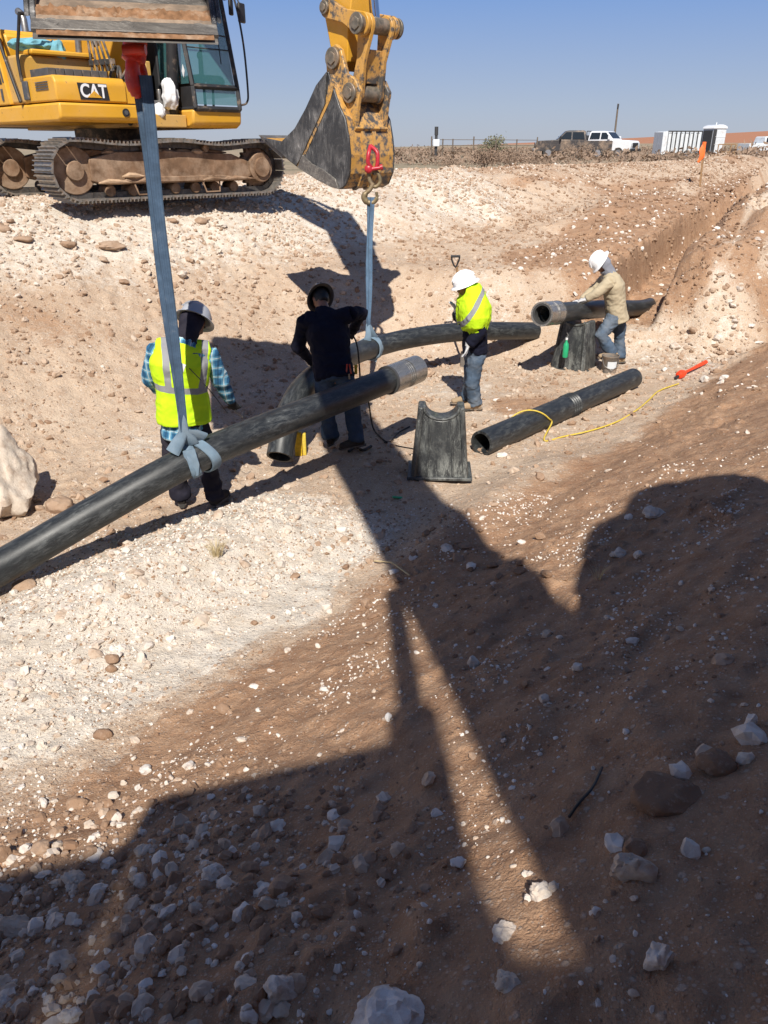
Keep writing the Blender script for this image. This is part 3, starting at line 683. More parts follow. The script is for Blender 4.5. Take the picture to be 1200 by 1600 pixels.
def excavator(name, label, loc, house_yaw, track_yaw, reach, dz, curl, bucket_w, full=True, scl=1, toff=(0, 0)):
    root = thing(name, label, 'excavator', loc); root.scale = (scl, scl, scl)
    Mh = Rz(house_yaw); Mt = Matrix.Translation((toff[0], toff[1], 0)) @ Rz(track_yaw)
    H_ = lambda: MB(Mh)
    yl = M['yellow']
    # --- undercarriage
    raw = track_loop(); P = [Vector((x, 0, z)) for x, z in raw]; cum = [0]
    for i in range(len(P)): cum.append(cum[-1]+(P[(i+1) % len(P)]-P[i]).length)
    per = cum[-1]; nsh = 49
    def at_len(d):
        d %= per
        for i in range(len(P)):
            if cum[i+1] >= d: t_ = (d-cum[i])/(cum[i+1]-cum[i]); a, b = P[i], P[(i+1) % len(P)]; return a.lerp(b, t_), (b-a).normalized()
    sh = MB(); w = .30; pit = per/nsh
    prof = [(-pit*.5, -.012), (-pit*.5, .012), (-pit*.40, .014), (-pit*.36, .052), (-pit*.30, .052), (-pit*.26, .014), (-pit*.04, .014), (0, .048), (pit*.05, .048), (pit*.09, .014), (pit*.30, .014), (pit*.34, .048), (pit*.40, .048), (pit*.44, .010), (pit*.44, -.012)]
    sh.prism(prof, -w, w); shm = sh.mesh('track_shoe', 20); shm.materials.append(M['track_pad'])
    for side in (-1, 1):
        yo = 1.19*side
        Ms = Mt @ Matrix.Translation((0, yo, 0))
        fr = MB(Ms)
        fr.prism([(-1.45, .30), (-1.2, .24), (1.3, .24), (1.5, .32), (1.5, .52), (1.1, .66), (.2, .70), (-1.0, .70), (-1.45, .60)], -.16, .16)
        fr.prism([(-1.0, .26), (1.0, .26), (.9, .34), (-.9, .34)], -.24, .24)
        tr = fr.build('crawler_track', M['frame_mud'], root, bevel=.012)
        ch = MB(Ms)
        for k in range(nsh):                                              # link chain
            p, tn = at_len(k*pit); nrm = Vector((tn.z, 0, -tn.x))
            rotm = Matrix((tn, Vector((0, 1, 0)), nrm)).transposed()
            for yy in (-.075, .075): ch.box(p+Vector((0, yy, 0))+nrm*.05, (pit*.98, .035, .085), rotm)
        ch.build('link_chain', M['track'], tr)
        for i in range(7): ro = MB(Ms); ro.cyl((-1.15+i*.38, -.13, .155), (-1.15+i*.38, .13, .155), .085, seg=16); ro.build('roller', M['frame_mud'], tr, bevel=.01)
        for x_ in (-.5, .6): ro = MB(Ms); ro.cyl((x_, -.17, .745), (x_, .17, .745), .055, seg=12); ro.build('roller', M['frame_mud'], tr)
        idl = MB(Ms); idl.cyl((-1.68, -.11, .445), (-1.68, .11, .445), .335, seg=32); idl.cyl((-1.68, -.17, .445), (-1.68, .17, .445), .14, seg=20); idl.build('idler_wheel', M['frame_mud'], tr, bevel=.015)
        spk = MB(Ms); n = 21; pr = []
        for i in range(n*4): a = 2*math.pi*i/(n*4); rr = .355 if i % 4 in (0, 1) else .305; pr.append((1.68+rr*math.cos(a), .445+rr*math.sin(a)))
        spk.prism(pr, -.05, .05); spk.cyl((1.68, -.20, .445), (1.68, .20, .445), .24, seg=24); spk.cyl((1.68, -.24, .445), (1.68, .24, .445), .16, seg=24); spk.build('drive_sprocket', M['frame_mud'], tr, bevel=.01)
        if full:                                                        # mud dried on the frame ledges
            rm = random.Random(12+side)
            for k in range(16):
                cm = MB(Ms); x_ = rm.uniform(-1.3, 1.3); zz = rm.choice([.27, .35, .68, .68]); yy = (-.24 if zz < .5 else -.10) + rm.uniform(-.02, .05)
                l_ = rm.uniform(.08, .3); cm.tube([(x_-l_, yy, zz), (x_-l_*.4, yy-.01, zz+.02), (x_+l_*.2, yy, zz+.012), (x_+l_, yy, zz)], [(.012, .02), (.04, .05), (rm.uniform(.03, .05), .06), (.01, .02)], 9, up=(0, 0, 1)); cm.build('caked_mud', M['frame_mud'] if k % 3 else M['mud_pale'], tr)
        gd = MB(Ms)
        for x_ in (-.62, .62):
            for sg in (1, -1): gd.tube([(x_-.17, sg*.2, .27), (x_-.13, sg*.25, .09), (x_+.13, sg*.25, .09), (x_+.17, sg*.2, .27)], .014, 8)
        gd.build('track_guard', M['frame_mud'], tr)
        if full:
            for k in range(nsh):
                p, tn = at_len((k+.5)*pit); nrm = Vector((-tn.z, 0, tn.x))
                o = link('track_shoe', shm, tr)
                rm = Matrix((tn, Vector((0, -1, 0)) if False else nrm.cross(tn), nrm)).transposed().to_4x4()
                o.matrix_local = Ms @ Matrix.Translation(p) @ rm
        else:
            a = MB(Ms)
            for k in range(nsh):
                p, tn = at_len((k+.5)*pit); nrm = Vector((-tn.z, 0, tn.x)); a.box(p, (pit*.95, .6, .03), Matrix((tn, nrm.cross(tn), nrm)).transposed())
            o = a.build('track_belt', M['track_pad'], tr)
    cf = MB(Mt); cf.b2(-.75, .75, -1.02, 1.02, .34, .66); cf.prism([(-1.0, .4), (1.0, .4), (.7, .72), (-.7, .72)], -.55, .55); cf.cyl((0, 0, .6), (0, 0, .86), .64, .60, 32); cf.build('centre_frame', M['frame_mud'], root, bevel=.02)
    sr = MB(Mh); sr.cyl((0, 0, .86), (0, 0, 1.04), .56, seg=40); sr.build('swing_ring', M['black_dusty'], root)
    # --- upper structure
    fb = H_(); fb.b2(-2.3, 1.75, -.42, .42, 1.04, 1.22); fb.b2(-.6, .95, -.36, -.27, 1.2, 2.0); fb.b2(-.6, .95, .27, .36, 1.2, 2.0); fb.build('main_frame', M['yellow_dusty'], root, bevel=.015)
    sk = H_(); sk.prism([(-2.4, 1.09), (1.80, 1.09), (1.90, 1.13), (1.90, 1.325), (-2.4, 1.325)], -1.70, -.44); ro_ = sk.build('body_skirt', yl, root, bevel=.03)
    lp = H_(); lp.cyl((1.893, -.70, 1.22), (1.915, -.70, 1.22), .055, seg=20); lp.build('skirt_lamp', M['black'], ro_)
    l2 = H_(); l2.cyl((1.914, -.70, 1.22), (1.922, -.70, 1.22), .03, seg=16); l2.build('lamp_lens', M['grey_dark'], ro_)
    tb = H_(); tb.prism([(.80, 1.342), (1.86, 1.342), (1.86, 1.58), (1.80, 1.665), (.80, 1.665)], -1.69, -.62); tbo = tb.build('tool_box', yl, root, bevel=.025)
    # sloping cheek between box and boom foot
    ck = H_(); ck.add([(1.84, -.62, 1.345), (1.84, -.42, 1.345), (1.84, -.62, 1.62), (1.0, -.62, 1.345), (1.0, -.42, 1.345), (1.0, -.62, 1.62)], [(0, 1, 2), (3, 5, 4), (0, 3, 4, 1), (1, 4, 5, 2), (0, 2, 5, 3)]); ck.build('cheek_panel', yl, root)
    hd = H_(); hd.b2(.86, 1.02, -1.725, -1.692, 1.38, 1.62); hd.build('box_handle', M['grey_dark'], tbo, bevel=.01)
    vt = H_()
    for k in range(4): vt.b2(1.25, 1.65, -1.702, -1.690, 1.58-.03*k, 1.592-.03*k)
    vt.build('vent', M['grey_dark'], tbo)
    def decal(txt, w_, h_, org, xd, yd, parent, tri=True, sz=.15, skew=0, name_='decal'):
        xd = Vector(xd).normalized(); yd = Vector(yd).normalized(); zd = xd.cross(yd)
        F4 = Mh @ Matrix.Translation(org) @ Matrix((xd, yd, zd)).transposed().to_4x4()
        a = MB(F4); k = skew; a.add([(-w_/2-k, h_/2, 0), (w_/2-k, h_/2, 0), (w_/2+k, -h_/2, 0), (-w_/2+k, -h_/2, 0), (-w_/2-k, h_/2, .004), (w_/2-k, h_/2, .004), (w_/2+k, -h_/2, .004), (-w_/2+k, -h_/2, .004)], [(0, 1, 2, 3), (7, 6, 5, 4), (0, 4, 5, 1), (1, 5, 6, 2), (2, 6, 7, 3), (3, 7, 4, 0)])
        d_ = a.build(name_, M['black'], parent)
        tm = text_mesh(txt, sz, .003, .006, .86); tm.transform(F4 @ Matrix.Translation((0, 0, .008))); tm.materials.append(M['white']); l_ = link('lettering', tm, d_)
        if tri:
            b = MB(F4); b.add([(-.105, -h_*.36, .008), (.115, -h_*.36, .008), (.005, h_*.06, .008), (-.105, -h_*.36, .013), (.115, -h_*.36, .013), (.005, h_*.06, .013)], [(0, 2, 1), (3, 4, 5), (0, 1, 4, 3), (1, 2, 5, 4), (2, 0, 3, 5)]); b.build('triangle', yl, d_)
        return d_
    if full:
        decal('CAT', .44, .21, (1.864, -1.14, 1.475), (0, 1, 0), (0, 0, 1), tbo, True, .235, .012)
    mat_ = H_()
    for k in range(7): mat_.b2(.93+.0, 1.50, -1.60+.13*k, -1.48+.13*k, 1.668, 1.77)
    mat_.build('ribbed_step', M['grey_dark'], tbo, bevel=.006)
    tk = H_(); tk.b2(.22, .78, -1.66, -.5, 1.342, 1.98); tko = tk.build('fuel_tank', M['yellow_dusty'], root, bevel=.04)
    tt_ = H_(); tt_.b2(.30, .86, -1.5, -.5, 1.982, 2.05); tt_.build('tank_top', yl, tko, bevel=.02)
    hp = H_(); hp.prism([(-2.3, 1.342), (.30, 1.342), (.08, 2.33), (-2.3, 2.33)], -1.71, -1.60); hpo = hp.build('side_panel', yl, root, bevel=.02)
    hp2 = H_(); hp2.b2(-2.25, .0, -1.595, .30, 1.35, 2.36); hp2.b2(.01, .12, -1.55, -.4, 1.35, 2.30); hood = hp2.build('engine_hood', yl, root, bevel=.05)
    gr = H_()
    for k in range(6): gr.b2(-2.0+.3*k, -1.8+.3*k, -.9, 0, 2.402, 2.42)
    gr.build('hood_grille', M['grey_dark'], hood)
    ex_ = H_(); ex_.tube([(-.8, -.8, 2.38), (-.8, -.8, 2.62), (-.86, -.8, 2.70), (-.95, -.8, 2.74)], .055, 14); ex_.build('exhaust_stack', M['steel'], root)
    cwt = H_(); n = 14; pl_ = [(-2.2, -1.36)]+[(-2.2-.85*math.sin(math.pi*i/n), -1.36*math.cos(math.pi*i/n)) for i in range(1, n)]+[(-2.2, 1.36)]
    cwt.add([(x, y, 1.08) for x, y in pl_]+[(x, y, 2.2) for x, y in pl_], [tuple(range(len(pl_)))[::-1], tuple(range(len(pl_), 2*len(pl_)))]+[(i, (i+1) % len(pl_), (i+1) % len(pl_)+len(pl_), i+len(pl_)) for i in range(len(pl_))]); cwt.build('counterweight', M['grey_dark'], root, bevel=.05)
    if full:
        d_ = H_(); d_.add([(-.36, -1.716, 2.10), (.02, -1.716, 2.16), (.14, -1.716, 1.62), (-.36, -1.716, 1.62), (-.36, -1.712, 2.10), (.02, -1.712, 2.16), (.14, -1.712, 1.62), (-.36, -1.712, 1.62)], [(0, 1, 2, 3), (7, 6, 5, 4), (0, 4, 5, 1), (1, 5, 6, 2), (2, 6, 7, 3), (3, 7, 4, 0)]); dd = d_.build('decal', M['black'], hpo)
        for tx, xx, zz, sz in (('CAT', -.18, 1.99, .22), ('320', -.06, 1.74, .15)):
            tm = text_mesh(tx, sz, .002, .004, .9); tm.transform(Mh @ Matrix.Translation((xx, -1.720, zz)) @ Matrix.Rotation(R(90), 4, 'X')); tm.materials.append(M['white']); link('lettering', tm, dd)
        b = H_(); b.add([(-.31, -1.719, 1.86), (-.05, -1.719, 1.86), (-.18, -1.719, 1.96), (-.31, -1.724, 1.86), (-.05, -1.724, 1.86), (-.18, -1.724, 1.96)], [(0, 1, 2), (5, 4, 3), (0, 3, 4, 1), (1, 4, 5, 2), (2, 5, 3, 0)]); b.build('triangle', yl, dd)
        sg_ = H_(); sg_.add([(.06, -1.717, 2.20), (.10, -1.717, 2.20), (.22, -1.717, 1.64), (.17, -1.717, 1.64), (.06, -1.712, 2.2), (.10, -1.712, 2.2), (.22, -1.712, 1.64), (.17, -1.712, 1.64)], [(0, 1, 2, 3), (7, 6, 5, 4), (0, 4, 5, 1), (1, 5, 6, 2), (2, 6, 7, 3), (3, 7, 4, 0)]); sg_.build('stripe', M['grey_dark'], hpo)
        lt = H_(); lt.b2(.06, .12, -1.724, -1.711, 1.40, 1.56); lt.build('latch', M['grey_dark'], hpo)
    for i, pts in enumerate(([(.15, -1.74, 3.0), (.28, -1.74, 2.45), (.50, -1.74, 1.9), (.76, -1.74, 1.36)], [(1.0, -1.64, 2.45), (.90, -1.66, 2.2), (.84, -1.70, 1.95), (.86, -1.71, 1.62)], [(1.0, -1.64, 2.45), (.86, -1.3, 2.48), (.5, -.9, 2.45)])):
        H_rail = H_(); H_rail.tube(bez(pts, 5), .024, 8); H_rail.build('handrail', M['black'], root)
    # hydraulic fittings between box and boom
    hy = H_(); rs = random.Random(4)
    for k in range(9):
        y0 = -.40+.09*k*.35; x0 = 1.0+rs.uniform(-.1, .5); hy.tube(bez([(x0, y0, 1.25), (x0+.12, y0+rs.uniform(-.1, .1), 1.6+rs.uniform(0, .3)), (x0-.2, y0*.5, 1.9), (x0-.4, y0, 1.6)], 6), .02, 8)
    hy.build('hydraulic_hoses', M['black_dusty'], root)
    vb = H_(); vb.b2(1.05, 1.55, -.24, .26, 1.22, 1.42); 
    for k in range(4): vb.cyl((1.15+.1*k, -.2+.12*k, 1.4), (1.15+.1*k, -.2+.12*k, 1.58), .035, seg=10)
    vb.build('valve_block', M['steel'], root, bevel=.01)
    ap = H_(); ap.tube(bez([(.55, -.62, 2.05), (.6, -.60, 2.32), (.85, -.55, 2.34), (.95, -.52, 2.15)], 6), .05, 12); ap.build('air_pipe', M['steel'], root)
    fl = H_()
    for k in range(5): fl.tube([(.9+.11*k, -.62+.03*k, 1.8), (.86+.1*k, -.60, 2.3)], .018, 8); fl.box((.9+.11*k, -.62+.03*k, 1.92), (.05, .05, .07))
    fl.build('grease_lines', M['black_dusty'], root)
    # --- cab
    cb = H_(); cb.prism([(.15, 1.04), (1.78, 1.04), (1.90, 1.10), (1.92, 1.30), (.15, 1.30)], .44, 1.37); cb.build('cab_sill', yl, root, bevel=.035)
    bk = H_(); bk.b2(-2.3, .14, .44, 1.35, 1.04, 2.1); bk.build('left_side_box', yl, root, bevel=.04)
    sd = [(.20, 1.31), (1.93, 1.31), (1.90, 1.62), (1.60, 2.95), (1.35, 3.02), (.30, 3.02), (.20, 2.9)]
    cabf = H_()
    def bar(a, b, th=.075, tw=.075): cabf.tube([a, b], [(th*.6, tw*.6)]*2, 4, up=(0, 0, 1) if abs(b[2]-a[2]) < .3 else (1, 0, 0))
    for y_ in (.49, 1.33):
        n = len(sd)
        for i in range(n): bar((sd[i][0], y_, sd[i][1]), (sd[(i+1) % n][0], y_, sd[(i+1) % n][1]))
        bar((.95, y_, 1.31), (.95, y_, 3.02), .05, .05)
    for p in sd: bar((p[0], .49, p[1]), (p[0], 1.33, p[1]))
    bar((1.80, .49, 2.15), (1.80, 1.33, 2.15), .022, .022)
    cabo = cabf.build('cab_frame', M['black'], root, bevel=.012)
    rf = H_(); rf.b2(.22, 1.5, .46, 1.36, 3.02, 3.08); rf.build('cab_roof', M['black'], cabo, bevel=.02)
    lw = H_(); lw.b2(.22, 1.88, .475, .50, 1.31, 1.62); lw.b2(.22, .95, .475, .50, 1.62, 3.0); lw.b2(.2, .24, .5, 1.33, 1.31, 2.1); lw.build('cab_side_panel', M['black'], cabo)
    if not full:
        dr = H_(); dr.b2(1.28, 1.33, 1.40, 2.40, 1.38, 3.10); dr.build('shadow_door', M['black'], cabo, bevel=.02)  # added solid leaf, out of view, extends the machine's shadow to the left
        gd_ = H_(); gd_.b2(.10, .93, -.16, .50, 2.94, 3.0); gd_.build('shadow_plate', M['black'], cabo, bevel=.01)  # added unseen plate whose shadow closes the lit strip beside the boom
    gf = H_(); gf.add([(1.925, .53, 1.37), (1.925, 1.29, 1.37), (1.62, 1.29, 2.93), (1.62, .53, 2.93), (1.915, .53, 1.37), (1.915, 1.29, 1.37), (1.61, 1.29, 2.93), (1.61, .53, 2.93)], [(0, 1, 2, 3), (7, 6, 5, 4), (0, 4, 5, 1), (1, 5, 6, 2), (2, 6, 7, 3), (3, 7, 4, 0)]); gf.build('windscreen', M['glass'], cabo)
    gs = H_(); gs.b2(1.0, 1.80, .485, .492, 1.66, 2.1); gs.build('side_window', M['glass'], cabo)
    gs = H_(); gs.prism([(1.0, 2.1), (1.78, 2.1), (1.60, 2.9), (1.0, 2.95)], .485, .492); gs.build('side_window', M['glass'], cabo)
    gs = H_(); gs.prism([(1.0, 1.5), (1.86, 1.5), (1.60, 2.9), (1.0, 2.95)], 1.325, 1.332); gs.build('door_window', M['glass_clear'], cabo)
    if full:
        st = H_(); st.box((.75, .9, 1.75), (.5, .48, .14)); st.box((.52, .9, 2.15), (.14, .46, .75), Euler((0, R(-8), 0))); st.box((.49, .9, 2.62), (.11, .28, .2)); st.b2(.55, .95, .75, 1.05, 1.35, 1.7); st.b2(.7, 1.2, .56, .66, 1.72, 1.86); st.b2(.7, 1.2, 1.14, 1.24, 1.72, 1.86); st.build('seat', M['seat'], cabo, bevel=.04)
        jk = H_(); jk.cyl((1.1, .62, 1.85), (1.12, .62, 2.1), .02); jk.cyl((1.1, 1.18, 1.85), (1.12, 1.18, 2.1), .02); jk.ell((1.12, .62, 2.12), (.04, .04, .06)); jk.ell((1.12, 1.18, 2.12), (.04, .04, .06)); jk.build('joystick', M['black'], cabo)
        mo = H_(); mo.box((1.55, 1.13, 1.72), (.05, .26, .18)); mo.ell((1.62, 1.16, 1.72), (.06, .13, .09)); mo.cyl((1.6, 1.05, 1.35), (1.55, 1.1, 1.7), .02); mo.build('monitor', M['black'], cabo)
        wp = H_(); wp.tube([(1.86, 1.08, 1.95), (1.79, 1.10, 2.35)], .008, 6); wp.tube([(1.80, .98, 2.35), (1.84, 1.22, 2.33)], .010, 6); wp.build('wiper', M['black'], cabo)
        dc = H_(); dc.add([(1.70, .472, 1.92), (1.66, .472, 1.83), (1.70, .472, 1.74), (1.74, .472, 1.83), (1.70, .476, 1.92), (1.66, .476, 1.83), (1.70, .476, 1.74), (1.74, .476, 1.83)], [(0, 1, 2, 3), (7, 6, 5, 4), (0, 4, 5, 1), (1, 5, 6, 2), (2, 6, 7, 3), (3, 7, 4, 0)]); dc.build('warning_diamond', M['white'], cabo)
        gbr = H_(); gbr.tube(bez([(1.60, 1.40, 2.98), (1.78, 1.46, 2.90), (1.93, 1.48, 2.3), (1.99, 1.47, 1.6), (1.98, 1.44, 1.42), (1.90, 1.38, 1.38)], 8), .016, 8); gbr.build('grab_bar', M['black'], cabo)
        mr = H_(); mr.tube([(1.63, 1.38, 2.86), (1.8, 1.50, 2.90), (1.85, 1.53, 2.78)], .014, 8); mr.build('mirror_arm', M['black'], cabo)
        mi = H_(); mi.box((1.84, 1.555, 2.68), (.05, .17, .27), Euler((0, 0, R(20)))); mi.box((1.70, 1.46, 2.76), (.05, .09, .22), Euler((0, 0, R(20)))); mi.build('mirror', M['black'], cabo, bevel=.02)
    # --- boom, stick, linkage in the XZ plane of the house
    foot = Vector((.25, 0, 1.85)); D = Vector((reach, 0, dz)); LB, LS = 5.68, 2.92
    v = D-foot; d = v.length; base = math.atan2(v.z, v.x); al = math.acos(max(-1, min(1, (LB*LB+d*d-LS*LS)/(2*LB*d)))); ta = base+al
    T = foot+Vector((math.cos(ta), 0, math.sin(ta)))*LB
    ux = (T-foot).normalized(); uz = Vector((-ux.z, 0, ux.x))
    bp = lambda a, b: (foot.x+ux.x*a+uz.x*b, foot.z+ux.z*a+uz.z*b)
    bprof = [(-.22, -.12), (-.1, .22), (.8, .78), (1.9, 1.32), (2.5, 1.45), (3.1, 1.38), (4.2, .85), (5.3, .38), (5.85, .2), (5.95, 0), (5.85, -.18), (5.3, -.16), (4.2, .18), (3.1, .58), (2.5, .66), (1.9, .52), (.9, .05), (.1, -.25)]
    bo = H_(); bo.prism([bp(*p) for p in bprof], -.24, .24); boo = bo.build('boom', M['yellow'], root, bevel=.015)
    a = H_(); a.cyl((foot.x, -.40, foot.z), (foot.x, .40, foot.z), .13, seg=20); a.cyl((T.x, -.34, T.z), (T.x, .34, T.z), .12, seg=20); a.build('boom_pin', M['yellow_worn'], boo)
    def cyl_(name_, p, q, yo, rb, rr, split=.55, bm='black', yoff=0):
        p = Vector((p[0], yo, p[1])); q = Vector((q[0], yo, q[1])); m_ = p.lerp(q, split)
        b_ = H_(); b_.cyl(p, m_, rb, seg=20); b_.cyl(p+Vector((0, -rb*1.2, 0)), p+Vector((0, rb*1.2, 0)), rb*1.1, seg=16); o_ = b_.build(name_, M[bm], root)
        r_ = H_(); r_.cyl(m_, q, rr, seg=16); r_.build('piston_rod', M['chrome'], o_)
    for sgn in (-1, 1): cyl_('boom_cylinder', (1.5, 1.15), bp(2.5, 1.0), .33*sgn, .085, .05, .62)  # black barrels: shade on yellow cylinders put into the colour
    us = (D-T).normalized(); vs_ = Vector((-us.z, 0, us.x))          # along the stick; vs_ points forward (away from the machine)
    sp_ = lambda a, b: (T.x+us.x*a+vs_.x*b, T.z+us.z*a+vs_.z*b)
    if (vs_.x < 0): vs_ = -vs_
    sprof = [(-.85, .30), (-.95, .20), (-.85, .10), (-.1, -.28), (.12, -.28), (1.2, -.20), (2.3, -.13), (2.78, -.12), (2.98, -.10), (3.05, 0), (2.98, .12), (2.72, .20), (2.35, .38), (1.6, .44), (.6, .50), (-.1, .52), (-.7, .36)]
    stk = H_(); stk.prism([sp_(*p) for p in sprof], -.17, .17); sto = stk.build('stick', M['yellow'], root, bevel=.012)
    hs_ = H_(); 
    for k in range(2): hs_.tube(bez([(*sp_(.3, .56+.05*k),)][0:1] and [Vector((sp_(a_, b_)[0], .05+.06*k, sp_(a_, b_)[1])) for a_, b_ in ((.2, .58), (1.2, .50), (1.9, .47), (2.2, .40))], 5), .022, 8)
    hs_.build('stick_hose', M['black'], sto)
    rb_ = H_()
    for a_, b_ in ((0.2, -.175), (0.2, .175)): pass
    # side hoses seen on the flank of the stick
    rb_.tube([Vector((sp_(.9, .12)[0], -.185, sp_(.9, .12)[1])), Vector((sp_(1.75, .02)[0], -.19, sp_(1.75, .02)[1])), Vector((sp_(2.22, .26)[0], -.19, sp_(2.22, .26)[1]))], .022, 8)
    rb_.tube([Vector((sp_(1.75, .02)[0], -.19, sp_(1.75, .02)[1])), Vector((sp_(2.18, .12)[0], -.19, sp_(2.18, .12)[1]))], .022, 8)
    rb_.build('flank_hose', M['black_dusty'], sto)
    cyl_('stick_cylinder', bp(2.3, 1.62), sp_(-.78, .2), 0, .10, .06, .6, 'yellow')
    # linkage pins relative to the bucket pin, photographed pose
    A = Vector(sp_(2.40, .0)).to_3d(); A = Vector((A.x, 0, A.y))
    # bucket
    def bk2(px, pz): x_, z_ = rot2((px, pz), curl); return (D.x+x_, D.z+z_)
    Cn = bk2(.27, -.36); Cp = Vector((Cn[0], 0, Cn[1]))
    # B: intersection of the two link lengths (idler .62 from A, power link .66 from C), forward solution
    dv = Cp-A; dd_ = min(dv.length, 1.25); e1 = dv.normalized(); e2 = Vector((e1.z, 0, -e1.x)); e2 = e2 if e2.dot(vs_) > 0 else -e2
    ra, rc = .60, .68; aa = (ra*ra-rc*rc+dd_*dd_)/(2*dd_); hh = math.sqrt(max(0.01, ra*ra-aa*aa)); B = A+e1*aa+e2*hh
    yw = M['yellow_worn']
    def link_plate(P_, Q_, r1, r2, t0, t1, name_, mt=yw, waist=.62):
        u_ = (Q_-P_).normalized(); w_ = Vector((-u_.z, 0, u_.x)); L_ = (Q_-P_).length; poly = []
        for k in range(9): an = math.pi/2+math.pi*k/8; poly.append(P_+u_*(r1*math.cos(an))+w_*(r1*math.sin(an)))
        poly.append(P_.lerp(Q_, .5)-w_*(r1+r2)*.5*waist)
        for k in range(9): an = -math.pi/2+math.pi*k/8; poly.append(Q_+u_*(r2*math.cos(an))+w_*(r2*math.sin(an)))
        poly.append(P_.lerp(Q_, .5)+w_*(r1+r2)*.5*waist)
        a_ = H_(); a_.prism([(p.x, p.z) for p in poly], t0, t1); return a_.build(name_, mt, root, bevel=.008)
    for sgn in (-1, 1):
        link_plate(A, B, .10, .12, sgn*.20, sgn*.25, 'idler_link')
    hl = H_()
    for sgn in (-1, 1):
        u_ = (Cp-B).normalized(); w_ = Vector((-u_.z, 0, u_.x)); pl2 = []
        for k in range(9): an = math.pi/2+math.pi*k/8; pl2.append(B+u_*(.115*math.cos(an))+w_*(.115*math.sin(an)))
        pl2.append(B.lerp(Cp, .5)-w_*.06)
        for k in range(9): an = -math.pi/2+math.pi*k/8; pl2.append(Cp+u_*(.10*math.cos(an))+w_*(.10*math.sin(an)))
        pl2.append(B.lerp(Cp, .5)+w_*.06)
        hl.prism([(p.x, p.z) for p in pl2], sgn*.13, sgn*.185)
    u_ = (Cp-B).normalized(); w_ = Vector((-u_.z, 0, u_.x)); q1 = B.lerp(Cp, .34); q2 = B.lerp(Cp, .84)
    hl.prism([((q1+w_*.02).x, (q1+w_*.02).z), ((q2+w_*.02).x, (q2+w_*.02).z), ((q2-w_*.02).x, (q2-w_*.02).z), ((q1-w_*.02).x, (q1-w_*.02).z)], -.13, .13)
    hl.build('power_link', yw, root, bevel=.008)
    def pin(P_, half, r, name_, mt='pin'):
        a_ = H_(); a_.cyl((P_.x, -half, P_.z), (P_.x, half, P_.z), r, seg=20)
        for s_ in (-1, 1): a_.cyl((P_.x, s_*half, P_.z), (P_.x, s_*(half+.03), P_.z), r*1.25, seg=20); a_.cyl((P_.x, s_*(half+.03), P_.z), (P_.x, s_*(half+.045), P_.z), r*.8, seg=6)
        a_.build(name_, M[mt], root, bevel=.006)
    pin(A, .26, .055, 'link_pin'); pin(B, .30, .085, 'link_pin'); pin(Cp, .27, .085, 'bucket_pin'); pin(D, .27, .09, 'bucket_pin')
    cyl_('bucket_cylinder', sp_(.1, .75), (B.x, B.z), 0, .075, .045, .45, 'yellow')
    brk = H_(); brk.prism([sp_(-.25, .5), sp_(.4, .46), sp_(.2, .80), sp_(0, .84)], -.12, .12); brk.build('cylinder_bracket', M['yellow'], sto)
    # bucket shell: side outline
    out = [(-1.25, -.81), (-.95, -.985), (-.59, -1.15), (-.2, -1.29), (.05, -1.36), (.17, -1.375), (.27, -1.33), (.345, -1.2), (.365, -1.0), (.34, -.82), (.29, -.62), (.20, -.50)]
    opn = [(.02, -.14), (-.17, -.27), (-.37, -.50), (-.59, -.71), (-.87, -.855)]
    hw = bucket_w/2
    bkt = H_(); th = .03
    shell = out
    inner = []
    cx_, cz_ = -.15, -.85
    for x_, z_ in shell:
        dd2 = math.hypot(x_-cx_, z_-cz_); inner.append((x_+(cx_-x_)/dd2*th, z_+(cz_-z_)/dd2*th))
    for i in range(len(shell)-1):
        quad = [bk2(*shell[i]), bk2(*shell[i+1]), bk2(*inner[i+1]), bk2(*inner[i])]; bkt.prism(quad, -hw, hw)
    bko = bkt.build('bucket_shell', M['shell_worn'] if full else M['bucket_rust'], root, ang=60)
    for s_ in (-1, 1):
        a_ = H_(); a_.prism([bk2(*p) for p in out+opn], s_*(hw), s_*(hw+.028)); a_.build('bucket_side', M['bucket_steel'], root, bevel=.006)
        a_ = H_()                                                    # upper side plate, proud of the lower side wall
        a_.prism([bk2(*p) for p in [(-1.22, -.815), (-.60, -1.13), (-.52, -1.06), (-.02, -.46), (.02, -.14), (-.17, -.27), (-.37, -.50), (-.59, -.71), (-.87, -.86)]], s_*(hw+.028), s_*(hw+.052)); a_.build('side_cutter', M['bucket_steel'], root, bevel=.005)
        a_ = H_(); a_.prism([bk2(*p) for p in [(-.59, -1.14), (-.46, -1.04), (.06, -.42), (.14, -.25), (.06, -.22), (-.03, -.45), (-.55, -1.07)]], s_*(hw+.029), s_*(hw+.036)); a_.build('edge_bar', M['yellow_worn'], root)
        a_ = H_(); a_.prism([bk2(*p) for p in [(-.58, -1.145), (-.2, -1.285), (.05, -1.355), (.17, -1.37), (.12, -1.26), (-.1, -1.16), (-.3, -1.10), (-.47, -1.0)]], s_*(hw+.028), s_*(hw+.05)); a_.build('wear_plate', M['cut_edge'], root, bevel=.005)
        # hinge ears
        a_ = H_(); ear = [(.20, -.50), (.02, -.30), (-.13, -.20), (-.14, 0), (-.08, .11), (.03, .14), (.12, .08), (.20, -.16), (.34, -.22), (.42, -.34), (.38, -.50), (.34, -.75)]
        a_.prism([bk2(*p) for p in ear], s_*.205, s_*.262); a_.build('hinge_ear', yw, root, bevel=.01)
